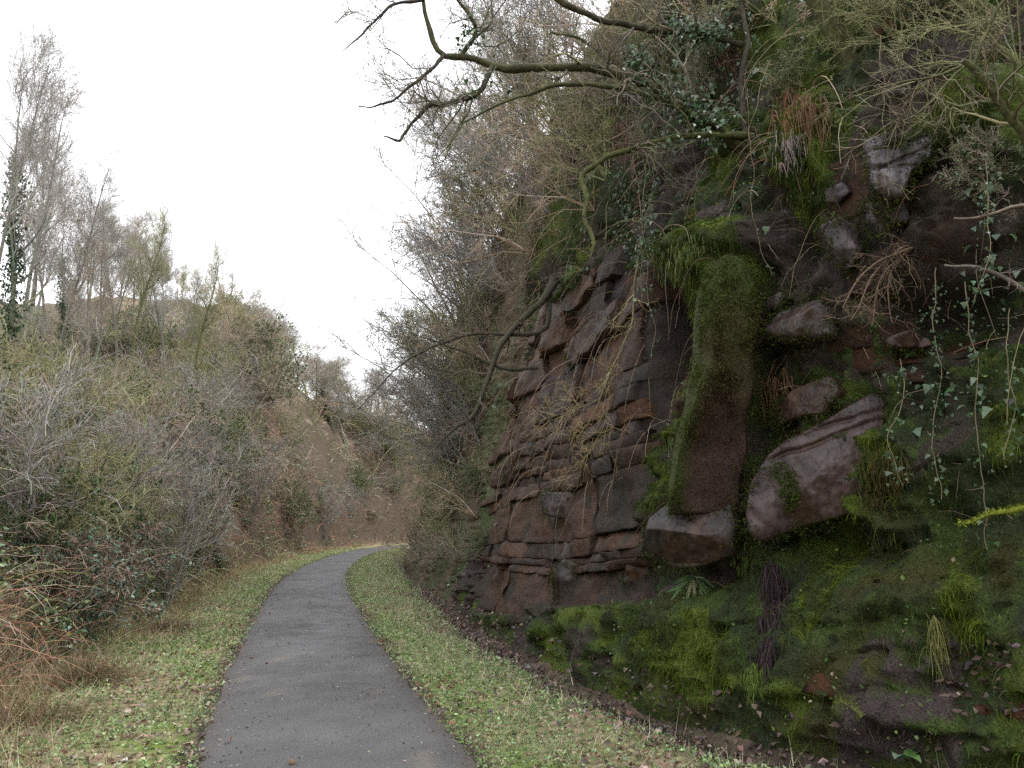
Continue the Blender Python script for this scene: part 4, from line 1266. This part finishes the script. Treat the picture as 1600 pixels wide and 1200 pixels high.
for a, b, c, d, lf, lab in vines:
    dk = min(cd(*a), cd(*b), cd(*c)) - .18
    root = thing('hanging_vine', lab, 'vine')
    P, R = branch([(a[0], a[1], .0042), (b[0], b[1], .0035), (c[0], c[1], .003), (d[0], d[1], .002)], dk, dk - .1, 30)
    P = P + np.array([.10, .07, 0]) * np.stack([fbm(P * 2.2, 3, 140), fbm(P * 2.2, 3, 141), 0 * P[:, 0]], 1)
    m = MB()
    m.tubes(P[None], R[None], np.array([.17, .14, .085])[None], 5)
    m.build('stem', M_twig, root)
    n = int(150 * lf)
    if n > 20:
        i = rng.integers(2, 30, n)
        nn = unit(np.array([0, -1, .25]) + rng.normal(0, .5, (n, 3)))
        m = MB()
        m.lobed(P[i] + rng.normal(0, .035, (n, 3)), nn, rng.normal(0, .5, (n, 3)) + np.array([0, 0, -1]), rng.gamma(3, .0085, n).clip(.010, .06), vary((.055, .095, .045), n, .4))
        m.build('foliage', M_gloss, root)['kind'] = 'stuff'

# ------------------------------------------------------------------ small named things on the rock
root = thing('strap_fern', 'strap leaved fern with pale drooping fronds under the rounded boulder', 'fern')
dk = cd(1080, 915)
for a, b, w_, c in [((1062, 915), (1044, 926), .036, (.09, .15, .06)), ((1066, 912), (1050, 938), .03, (.08, .14, .05)), ((1075, 925), (1074, 948), .032, (.16, .18, .09)), ((1083, 922), (1086, 950), .034, (.20, .19, .10)),
                    ((1092, 918), (1097, 944), .03, (.14, .16, .08)), ((1100, 916), (1112, 940), .026, (.06, .10, .04)), ((1068, 903), (1052, 912), .03, (.08, .14, .06)), ((1098, 905), (1116, 918), .026, (.05, .09, .03)), ((1088, 908), (1104, 930), .03, (.08, .13, .05))]:
    P, R = branch([(1081, 903, .01), (a[0], a[1], .01), (b[0], b[1], .01)], dk - .10, dk - .32, 12)
    t = unit(np.gradient(P, axis=0))
    sd2 = unit(np.cross(t, np.array([0.2, -1, .3])))
    wf = w_ * np.sin(np.linspace(.25, 3.05, 12))[:, None] ** .6 * (1 + .12 * np.sin(np.arange(12) * 2.1))[:, None]
    nn = np.cross(sd2, t)
    V = np.stack([P - sd2 * wf / 2 + nn * .005, P - nn * .004, P + sd2 * wf / 2 + nn * .005], 1)
    ii = np.arange(36).reshape(12, 3)
    m = MB()
    m.add(V.reshape(-1, 3), np.stack([ii[:-1, :-1], ii[:-1, 1:], ii[1:, 1:], ii[1:, :-1]], -1).reshape(-1, 4), vary(np.array(c) * 1.7, 36, .1))
    m.build('frond', M_gloss, root)

def hanging_mat(name, label, cat, pts, n, L, col, w_=.006, spread=22, group=None, curl=.12, mat=None, lift=.05):
    """a hanging bunch of fine dead stems"""
    root = thing(name, label, cat, (0, 0, 0), group)
    base = []
    for _ in range(n):
        k = rng.integers(0, len(pts))
        x, y = pts[k]
        base.append(on_cliff(x + rng.normal(0, spread * .5), y + rng.normal(0, spread * .35), lift))
    base = np.array(base)
    d = np.array([-.15, -.35, -.6]) + rng.normal(0, .25, (n, 3))
    P, R = stem_paths(base, d, rng.uniform(.5, 1.1, n) * L, 6, curl, -.45, rng.uniform(.6, 1.2, n) * w_ * .5, .5)
    m = MB()
    m.tubes(P, R, vary(col, n, .3), 3)
    m.build('stems', mat or M_twig, root)['kind'] = 'stuff'
    return root

n = 4600
p, nr, i = scatter((near & ~bright & ~rock & (ZZ > .4) & (fw0 > 2)) * (1.0 + (ZZ > 1.8) * 2.5), n)
Pq, Rq = stem_paths(p, nr * .7 + rng.normal(0, .6, (n, 3)) + np.array([0, 0, -.2]), rng.uniform(.08, .4, n), 5, .35, -.2, rng.uniform(.0018, .0038, n), .5)
m = MB()
m.tubes(Pq, Rq, pick([(.17, .125, .085), (.11, .06, .04), (.12, .115, .05), (.26, .20, .14)], n), 3)
tag(m.build('fine_roots', M_twig), kind='stuff')
n = 1000
p, nr, i = scatter(((near & (ZZ > 2.8) & (fw0 > 3)) + 3.5 * (rock & (ZZ > 2.0))) * (1.0 + 3.0 * in_poly(px1, py1, [(960, 0), (1350, 0), (1330, 160), (1200, 260), (1000, 300)])), n)
Pq, Rq = stem_paths(p + nr * .03, nr * .9 + rng.normal(0, .3, (n, 3)) + np.array([0, 0, .2]), rng.uniform(.4, 1.5, n), 9, .10, -.34, rng.uniform(.003, .0055, n), .5)
m = MB()
m.tubes(Pq, Rq, pick([(.24, .18, .12), (.30, .24, .16), (.14, .13, .06), (.18, .10, .065)], n), 3)
tag(m.build('hanging_creepers', M_twig), kind='stuff')
hanging_mat('root_mat', 'purple brown wet hanging root mat below the largest boulder', 'root mat', [(1205, 880), (1212, 905), (1208, 935), (1200, 965), (1196, 1000), (1190, 1025)], 420, .38, (.040, .024, .027), .012, 15, lift=.02)
for (x, y), lab, L, c in [((1225, 140), 'rusty bunch of dead fern hanging left of the bright mossy bulge', .42, (.16, .07, .035)), ((1128, 60), 'rusty dead fern fronds hanging beside the thin dark trunk', .5, (.15, .075, .04)),
                          ((975, 190), 'reddish dead fern curtain on the slope behind the mossy bough', .7, (.15, .08, .05)), ((1265, 150), 'narrow rusty dead fern strip beside the leaning trunk', .6, (.15, .085, .045)),
                          ((1375, 10), 'reddish dead fern at the top edge above the pale slab', .3, (.15, .06, .04)), ((1207, 575), 'straw and rust coloured dead stems hanging under the jutting ledge', .5, (.17, .10, .055)), ((1232, 215), 'pale withered stump of stems left of the bright mossy bulge', .3, (.22, .18, .17))]:
    hanging_mat('dead_fern', lab, 'dead fern', [(x, y), (x + 6, y + 14), (x - 10, y + 5), (x + 4, y + 34), (x - 4, y + 26)], 110, L * .6, c, .008, 22)
hanging_mat('moss_fringe', 'yellow green grassy fringe over the lip of the buttress', 'moss', [(1045, 400), (1060, 390), (1085, 385), (1040, 420), (1052, 430)], 260, .13, (.10, .12, .03), .006, 22)
hanging_mat('moss_fringe', 'bright green moss fringe hanging beside the foot of the largest boulder', 'moss', [(1160, 850), (1160, 875), (1162, 830)], 260, .11, (.06, .09, .016), .007, 12)
hanging_mat('moss_fringe', 'bright moss fringe trailing at the bottom of the root mat', 'moss', [(1175, 1050), (1180, 1070), (1185, 1040)], 300, .10, (.08, .12, .018), .008, 14)
hanging_mat('moss_fringe', 'orange brown moss mop to the right of the largest boulder', 'moss', [(1375, 720), (1385, 745), (1365, 770), (1395, 725)], 600, .10, (.06, .05, .013), .008, 34)
hanging_mat('moss_fringe', 'yellow trailing strands of moss on the bare wet bank', 'moss', [(1455, 960), (1457, 985), (1450, 1000)], 45, .3, (.16, .15, .05), .005, 7)
hanging_mat('moss_fringe', 'green moss fringe on the left edge of the buttress', 'moss', [(1050, 690), (1046, 720), (1044, 750), (1060, 655), (1072, 610), (1078, 560)], 520, .09, (.07, .10, .018), .007, 8)
hanging_mat('moss_tuft', 'green moss tuft growing on the face of the largest boulder', 'moss', [(1238, 748)], 1, .05, mmid)
tuft = bpy.data.objects['moss_tuft']
for ch in list(tuft.children):
    bpy.data.objects.remove(ch)
bo = bpy.data.objects['boulder.001']
bv = np.array([v.co[:] for v in bo.data.vertices])
bpx, bpy_, _f = project(bv)
selv = bv[(np.hypot((bpx - 1232) / 15, (bpy_ - 765) / 34) < 1) | (np.hypot((bpx - 1215) / 14, (bpy_ - 735) / 14) < 1)]
if len(selv):
    n = 1500
    q = selv[rng.integers(0, len(selv), n)] + rng.normal(0, .02, (n, 3))
    m = MB()
    m.blades(q, rng.normal(0, .5, (n, 3)) + np.array([-.5, -.8, -.2]), rng.uniform(.015, .035, n), .012, vary((.06, .085, .015), n, .3))
    m.build('leaves', M_moss, tuft)

# the black snag on the left bank
g = ground_at(338, 892)
dk = g[1]
simple_branch('snag', 'black broken snag standing in the brambles beside the left verge', 'stump', [([(345, 893, .09), (340, 875, .085), (333, 856, .08), (326, 838, .07)], dk, dk), ([(332, 852, .04), (340, 842, .03), (344, 832, .015)], dk, dk - .1)], (.022, .018, .015), 0, 3, (.2, .5))

# ------------------------------------------------------------------ stuff: moss, ivy, herbs, undergrowth, grass, dead leaves
mossmask = np.where(bright, .9, np.where(olive, .5, np.where(toe & (nA > -.25), .45, np.where(~rock & ~hollow & (nP + .35 * nB > .0), .4, 0)))) * near * (1 - alg)
mossmask = mossmask * np.clip(14 / np.maximum(fw0, 4) ** 1.3, 0, 1)
n = 168000
p, nr, i = scatter(mossmask, n)
cv = cc.reshape(-1, 3)[i]
d = nr + rng.normal(0, .45, (n, 3)) + np.array([0, 0, -.35])
m = MB()
m.blades(p - nr * .005, d, rng.uniform(.014, .042, n), rng.uniform(.006, .013, n), np.clip(cv * rng.uniform(.6, 1.9, (n, 1)) * (1 + rng.normal(0, .12, (n, 3))), .004, .4))
rim = np.concatenate(RIM)
n = 26000
q = rim[rng.integers(0, len(rim), n)] + rng.normal(0, .04, (n, 3))
q = q[fbm(q * 3, 3, 98) > -.1]
n = len(q)
m.blades(q, rng.normal(0, .5, (n, 3)) + np.array([-.35, -.6, -.3]), rng.uniform(.015, .045, n), .011, pick([(.03, .045, .01), (.06, .08, .014), (.035, .03, .015)], n))
tag(m.build('moss', M_moss), kind='stuff')
n = 6000
p, nr, i = scatter((bright * 1.0 + olive * .7 + (alg & (nB > .0)) * .6 + toe * .18) * (fw0 < 11), n)
Pq, Rq = stem_paths(p + nr * .004, nr * .8 + rng.normal(0, .3, (n, 3)), rng.uniform(.04, .15, n), 4, .12, -.75, .0042, .35)
m = MB()
m.tubes(Pq, Rq, np.clip(cc.reshape(-1, 3)[i] * rng.uniform(.7, 2.0, (n, 1)) + np.array([.012, .008, .0]), 0, .3), 3)
tag(m.build('hanging_moss', M_moss), kind='stuff')

# small green herbs dotted over the wet face
hm = np.where(toe, 1.0, .8) * near * (~rock) * (fbm(P1 * 2.3, 3, 150) > -.08) * (fw0 < 13) * (fw0 > .5)
n = 20000
p, nr, i = scatter(hm, n)
m = MB()
m.leaves(p + nr * rng.uniform(0, .04, (n, 1)), nr + rng.normal(0, .6, (n, 3)) + np.array([0, 0, .3]), rng.uniform(.016, .05, n), rng.uniform(.014, .034, n), pick([(.085, .14, .045), (.15, .23, .06), (.055, .09, .035), (.22, .18, .12)], n, [.40, .26, .24, .1]))
tag(m.build('small_herb_leaves', M_leaf), kind='stuff')

# ivy over the upper face and the far slope
up_m = ((ZZ > 3.4) & (fbm(P1 * .8, 3, 151) > -.02) & (~bright) & (~rock)) * np.where(fw0 < 16, 1.0, .35)
hot = in_poly(px1, py1, [(1040, 0), (1180, 0), (1200, 140), (1120, 220), (1050, 180)]) * 6.0 + in_poly(px1, py1, [(1530, 220), (1600, 220), (1600, 480), (1480, 420)]) * 2.5 + in_poly(px1, py1, [(960, 260), (1030, 260), (1030, 420), (960, 400)]) * 4 + in_poly(px1, py1, [(1360, 560), (1600, 480), (1600, 640), (1420, 700)]) * 1.5
slope_ = ((fw0 > 14) & (fw0 < 34) & (ZZ > .3)) * (fbm(P1 * .5, 3, 152) > -.05) * .5
iv = (up_m * .5 + hot + slope_) * (fw0 < 30) * (fw0 > .5)
n = 30000
p, nr, i = scatter(iv, n)
m = MB()
m.lobed(p + nr * rng.uniform(.01, .16, (n, 1)), unit(nr + rng.normal(0, .45, (n, 3)) + np.array([0, 0, .3])), rng.normal(0, .4, (n, 3)) + np.array([0, 0, -1]), rng.gamma(4, .012, n).clip(.015, .1), pick([(.06, .105, .05), (.11, .165, .095), (.035, .065, .03)], n))
tag(m.build('ivy_leaves', M_gloss), kind='stuff')

# dead stems, roots and withered grass trailing down the upper face
cur = in_poly(px1, py1, [(700, 420), (760, 120), (900, 0), (1060, 0), (1060, 330), (960, 420), (880, 440), (850, 520), (740, 560)]) * 3.0
tr_ = (cur + (ZZ > 3.6) * (~bright) * (~rock) * 4.0 + (near & ~rock & ~bright & (ZZ > 1.6)) * 1.2 + (fw0 > 13.5) * (ZZ > .3) * 1.0) * (fw0 < 34) * (fw0 > .5)
n = 11500
p, nr, i = scatter(tr_, n)
dist = np.linalg.norm(p, axis=1)
d = nr * .8 + rng.normal(0, .35, (n, 3)) + np.array([0, 0, .1])
Pq, Rq = stem_paths(p, d, rng.uniform(.2, 1.0, n) * np.clip(dist / 12, .6, 1.2), 5, .18, -.34, .0012 + .00026 * dist)
m = MB()
m.tubes(Pq, Rq, pick([(.20, .145, .10), (.27, .21, .15), (.16, .085, .055), (.13, .12, .055)], n), 3)
tag(m.build('trailing_dead_stems', M_twig), kind='stuff')

def bank_points(n, u0, u1, t0=4, t1=72):
    P_, t_, u_ = bank_points_all(n, u0, u1, t0, t1)
    qx, qy, _f = project(P_)
    k = ~in_poly(qx, qy, FACE)
    k |= (rng.uniform(0, 1, len(k)) < .75) & (fbm(P_ * .9, 2, 166) > -.1)
    return P_[k], t_[k], u_[k]

def bank_points_all(n, u0, u1, t0=4, t1=72):
    t = np.exp(rng.uniform(math.log(t0), math.log(t1), n))
    u = rng.uniform(u0, u1, n)
    k = np.clip(np.searchsorted(PL, t + T0), 0, len(PL) - 1)
    q = PC[k] + PN[k] * u[:, None]
    z = ground_z(q[:, 0], q[:, 1])
    return np.concatenate([q, z[:, None]], 1), t, u

# undergrowth on the left bank: arching canes, twigs, bramble leaves
n = 6600
p, t, u = bank_points(n, 2.9, 9.6)
n = len(p)
d = np.stack([rng.normal(0, .7, n) + .35, rng.normal(0, .7, n), rng.uniform(.4, 1.3, n)], 1)
Pq, Rq = stem_paths(p, d, rng.uniform(.5, 1.7, n) * (.75 + t * .008), 6, .14, -.26, .0034 + .00034 * t)
m = MB()
zone = fbm(p * .28, 3, 163) + .3 * fbm(p * 1.1, 2, 164)
cA = pick([(.42, .35, .25), (.34, .27, .20), (.54, .48, .38)], n)
cG = pick([(.28, .31, .13), (.34, .35, .17), (.42, .38, .22)], n)
cR = pick([(.30, .16, .10), (.36, .22, .14), (.24, .13, .09)], n)
cU = np.where((zone > .12)[:, None], cG, cA)
cU = np.where(((u < 4.1) & (zone < .2) | (zone < -.32))[:, None], cR, cU)
m.tubes(Pq, Rq, cU, 3)
a, b = grow(Pq[::2], Rq[::2], 3, .2, .6, 45, 4, -.05, .25, .7, .15, .98, .003)
m.tubes(a, b, pick([(.42, .36, .27), (.35, .27, .21), (.32, .31, .17), (.52, .46, .36)], len(a)), 3)
tag(m.build('undergrowth', M_twig), kind='stuff')
n = 44000
p, t, u = bank_points(n * 3, 2.7, 9.6)
kp = np.nonzero(fbm(p * .55, 3, 160) + .15 * fbm(p * 2.5, 2, 161) > .05)[0][:n]
p, t = p[kp], t[kp]
n = len(p)
p[:, 2] += rng.uniform(.02, .75, n)
m = MB()
m.leaves(p, rng.normal(0, 1, (n, 3)) + np.array([.5, -.5, .1]), rng.uniform(.04, .09, n) * (.8 + t * .02), rng.uniform(.03, .06, n) * (.8 + t * .02), pick([(.11, .165, .08), (.16, .21, .095), (.15, .19, .15), (.21, .245, .075)], n, [.4, .25, .25, .1]))
tag(m.build('bramble_leaves', M_gloss), kind='stuff')

def blade_stuff(name, pts, L, W, cols, mat, p=None, upright=.8, bend=.4):
    n = len(pts)
    d = rng.normal(0, .6, (n, 3)) + np.array([0, 0, upright])
    d[:, 2] = np.abs(d[:, 2])
    m = MB()
    m.blades(pts, d, L, W, pick(cols, n, p), bend)
    return tag(m.build(name, mat), kind='stuff')

# dead grass along the foot of the bank
n = 26000
p, t, u = bank_points(n * 2, 1.9, 4.2, 3.2, 60)
kp = np.nonzero((rng.uniform(0, 1, len(p)) < np.exp(-((u - 3.1) / .7) ** 2)) & (fbm(p * .8, 3, 165) > -.25))[0][:n]
p, t = p[kp], t[kp]
blade_stuff('dead_grass', p, rng.uniform(.10, .38, len(p)), .006 + .0004 * t, [(.42, .33, .21), (.33, .24, .15), (.25, .155, .10), (.22, .22, .09)], M_grass, [.35, .3, .2, .15])

# verge grass and low herbs
def verge_points(n, side):
    t = np.exp(rng.uniform(math.log(3.2), math.log(55), n))
    k = np.clip(np.searchsorted(PL, t + T0), 0, len(PL) - 1)
    u = rng.uniform(HALF - .10, 3.2 if side > 0 else 4.2, n)
    q = PC[k] + PN[k] * (u * side)[:, None]
    h, _u, _t, dd_ = terrain(q[:, 0], q[:, 1])
    q3 = np.concatenate([q, h[:, None]], 1)
    ok_ = (dd_ > .10 + .25 * rng.uniform(0, 1, n)) if side < 0 else np.ones(n, bool)
    return q3[ok_], t[ok_], u[ok_]
pts, ts, us = [], [], []
for side, n in ((1, 70000), (-1, 115000)):
    a, b, c = verge_points(n, side)
    nzv = fbm(a * 1.1, 4, 170) + .4 * fbm(a * 4, 2, 171)
    kp = rng.uniform(0, 1, len(a)) < sstep(-.5, .2, nzv) * .8 + .28
    pts.append(a[kp]); ts.append(b[kp]); us.append(c[kp])
pts, ts, us = np.concatenate(pts), np.concatenate(ts), np.concatenate(us)
n = len(pts)
half = n * 6 // 10
o = rng.permutation(n)
A_, B_ = o[:half], o[half:]
edgeg = np.exp(-((us - HALF) / .3) ** 2)
blade_stuff('grass', pts[A_], rng.gamma(2.2, .032, half).clip(.03, .24) * (.55 + 1.1 * sstep(-.3, .4, fbm(pts[A_] * 1.9, 3, 172))) * (1 - .4 * edgeg[A_]), .004 + .0005 * ts[A_], [(.26, .34, .14), (.21, .29, .12), (.34, .40, .20), (.60, .53, .38)], M_grass, [.28, .20, .2, .32], .7)
m = MB()
nb = len(B_)
m.leaves(pts[B_] + np.array([0, 0, .01]) + rng.uniform(0, .04, (nb, 1)) * np.array([0, 0, 1]), rng.normal(0, 1, (nb, 3)) * np.array([1, 1, .35]) + np.array([0, 0, .25]), rng.uniform(.02, .045, nb) * (.9 + .02 * ts[B_]), rng.uniform(.014, .032, nb) * (.9 + .02 * ts[B_]), pick([(.23, .34, .13), (.28, .39, .17), (.18, .27, .10), (.34, .42, .23), (.36, .30, .20)], nb))
tag(m.build('clover_leaves', M_leaf), kind='stuff')

# fallen leaves: verges, ditch, foot of the rock, a few on the asphalt
pl_ = []
a, b, c = verge_points(8000, 1)
pl_.append(a[(rng.uniform(0, 1, len(a)) < .85)])
a, b, c = verge_points(9000, -1)
kp = rng.uniform(0, 1, len(a)) < sstep(.3, -.3, fbm(a * 1.1, 4, 170)) * .9 + .12
pl_.append(a[kp])
q, nr, i = scatter(((ZZ > -.1) & (ZZ < .30) & (fw0 < 16) & (fw0 > .5)) * 1.0 + in_poly(px1, py1, [(1470, 1010), (1600, 1000), (1600, 1120), (1490, 1120)]) * 3.0, 800)
ditch_leaf = [q + nr * .012]
i = rng.choice(np.nonzero((BC[:, 1] > 4) & (BC[:, 1] < 20))[0], 3800)
q = BC[i] + BN[i] * rng.normal(.28, .28, (3800, 1))
ditch_leaf.append(np.concatenate([q, np.maximum(ground_z(q[:, 0], q[:, 1]), -.10)[:, None]], 1))
k = np.searchsorted(PL, T0 + rng.uniform(3, 22, 90))
q = PC[k] + PN[k] * (rng.choice([-1, 1], 90) * (HALF - rng.exponential(.3, 90)).clip(0))[:, None]
pl_.append(np.concatenate([q, np.full((90, 1), .035)], 1))
p = np.concatenate(pl_)
n = len(p)
m = MB()
m.leaves(p + np.array([0, 0, .016]), rng.normal(0, 1, (n, 3)) * np.array([1, 1, .25]), rng.uniform(.03, .09, n), rng.uniform(.022, .055, n), pick([(.27, .18, .125), (.36, .26, .19), (.18, .10, .07), (.44, .36, .31), (.15, .11, .115)], n, [.3, .22, .22, .1, .16]), fold=.3)
p = np.concatenate(ditch_leaf)
n = len(p)
m.leaves(p + np.array([0, 0, .012]), rng.normal(0, 1, (n, 3)) * np.array([1, 1, .35]), rng.uniform(.03, .09, n), rng.uniform(.025, .06, n), pick([(.14, .09, .07), (.10, .065, .065), (.19, .14, .11), (.17, .13, .145), (.30, .23, .18)], n, [.3, .25, .2, .17, .08]), fold=.4)
tag(m.build('fallen_leaves', M_dead), kind='stuff')

# tan grass tussock by the left edge
def tussock(label, px, py, n, L, cols, name='grass_tussock'):
    g = ground_at(px, py)
    root = thing(name, label, 'grass tussock', g)
    q = rng.normal(0, .14, (n, 3)) * np.array([1.6, 1, 0])
    d = unit(q + rng.normal(0, .18, (n, 3)) + np.array([.05, -.1, .5]))
    P, R = stem_paths(q, d, rng.uniform(.5, 1, n) * L, 6, .1, -.3, .0035, .3)
    m = MB()
    m.tubes(P, R, pick(cols, n), 3)
    m.build('blades', M_grass, root)['kind'] = 'stuff'
tussock('pale tan dead grass tussock on the left verge below the brambles', 140, 1068, 700, .42, [(.30, .23, .14), (.24, .17, .10), (.18, .15, .07)])
tussock('wispy straw grass tuft in the bottom left corner', 60, 1130, 420, .36, [(.28, .22, .13), (.20, .17, .08)])
tussock('low reddish dead grass clump where the left verge narrows', 265, 985, 400, .34, [(.20, .13, .08), (.26, .19, .12)])

# dead sticks on the right verge
sticks = [((560, 1000), (640, 1016), 'short grey stick lying on the right verge'), ((1000, 1172), (1080, 1178), 'dark rotten stick lying in the clover'), ((640, 905), (700, 950), 'pale dead stem lying on the grass before the shrubs'), ((1020, 1020), (960, 990), 'thin brown twig fallen across the ditch'), ((730, 1085), (790, 1092), 'pale straw stem on the right verge')]
for (a, b, lab) in sticks:
    g0, g1_ = ground_at(*a), ground_at(*b)
    P = np.linspace(g0, g1_, 9) + rng.normal(0, .012, (9, 3)) + np.array([0, 0, .02])
    m = MB()
    m.tubes(P[None], np.linspace(.011, .004, 9)[None], np.array([.16, .12, .09])[None], 6, cap=True)
    tag(m.build('stick', M_bark), lab, 'stick')

# broad plantain leaf in the lower right corner
g = on_cliff(1432, 1188, .12)
root = thing('broad_leaf_plant', 'pale broad leaf plant at the bottom right by the ditch', 'plant', g)
for dx, dy, c in ((-.05, -.03, (.12, .2, .12)), (.09, .03, (.09, .17, .05)), (.03, -.08, (.10, .18, .06))):
    m = MB()
    t = np.linspace(0, 1, 8)
    ctr = np.stack([dx * t * 1.6, dy * t * 1.6, .06 * np.sin(t * 2.6) + .02], 1)
    dr = unit(np.array([dx, dy, 0]))
    sdv = np.array([-dr[1], dr[0], 0])
    wf = (.045 * np.sin(t * 3.0 + .1))[:, None]
    V = np.stack([ctr - sdv * wf, ctr + np.array([0, 0, -.008]), ctr + sdv * wf], 1)
    ii = np.arange(24).reshape(8, 3)
    m.add(V.reshape(-1, 3), np.stack([ii[:-1, :-1], ii[:-1, 1:], ii[1:, 1:], ii[1:, :-1]], -1).reshape(-1, 4), vary(c, 24, .06))
    m.build('leaf', M_gloss, root)

# alike plants: each label tells its place in its own row
ORD = ['first', 'second', 'third', 'fourth', 'fifth', 'sixth', 'seventh', 'eighth', 'ninth', 'tenth', 'eleventh', 'twelfth', 'thirteenth', 'fourteenth', 'fifteenth', 'sixteenth', 'seventeenth', 'eighteenth', 'nineteenth', 'twentieth'] + ['twenty-' + w_ for w_ in ('first', 'second', 'third', 'fourth', 'fifth', 'sixth', 'seventh', 'eighth', 'ninth')]
groups = {}
for o in COL.objects:
    if o.parent is None and o.get('group'):
        groups.setdefault(o['label'], []).append(o)
for lab, obs in groups.items():
    if len(obs) > 1:
        obs.sort(key=lambda o: float(project(np.array(o.location[:]))[0]))
        for k, o in enumerate(obs):
            if k < len(ORD):
                o['label'] = lab + ', ' + ORD[k] + ' from the left'

k = np.searchsorted(PL, T0 + np.exp(rng.uniform(math.log(4), math.log(30), 2600)))
uu_ = np.where(rng.uniform(0, 1, 2600) < .6, rng.choice([-1, 1], 2600) * (HALF - rng.exponential(.12, 2600)).clip(-.9, 1.0), rng.uniform(-1, 1, 2600))
q = np.concatenate([PC[k] + PN[k] * uu_[:, None], np.full((2600, 1), .018)], 1)
q[:, 2] += .03 * (1 - np.clip(np.abs(uu_) / HALF, 0, 1) ** 2)
m = MB()
m.leaves(q, rng.normal(0, 1, (2600, 3)) * np.array([1, 1, .15]), rng.uniform(.008, .03, 2600), rng.uniform(.006, .018, 2600), pick([(.30, .26, .20), (.16, .11, .08), (.06, .045, .035), (.36, .30, .22)], 2600), fold=.3)
tag(m.build('path_litter', M_dead), kind='stuff')

g = ground_at(440, 700)
n = 700
q = g + rng.normal(0, 1, (n, 3)) * np.array([1.0, 1.6, 0])
q[:, 2] = ground_z(q[:, 0], q[:, 1]) + .05
m = MB()
m.leaves(q, rng.normal(0, 1, (n, 3)), rng.uniform(.10, .2, n), rng.uniform(.08, .14, n), pick([(.40, .22, .12), (.46, .30, .18), (.30, .15, .09)], n))
tag(m.build('dead_bracken_leaves', M_dead), kind='stuff')
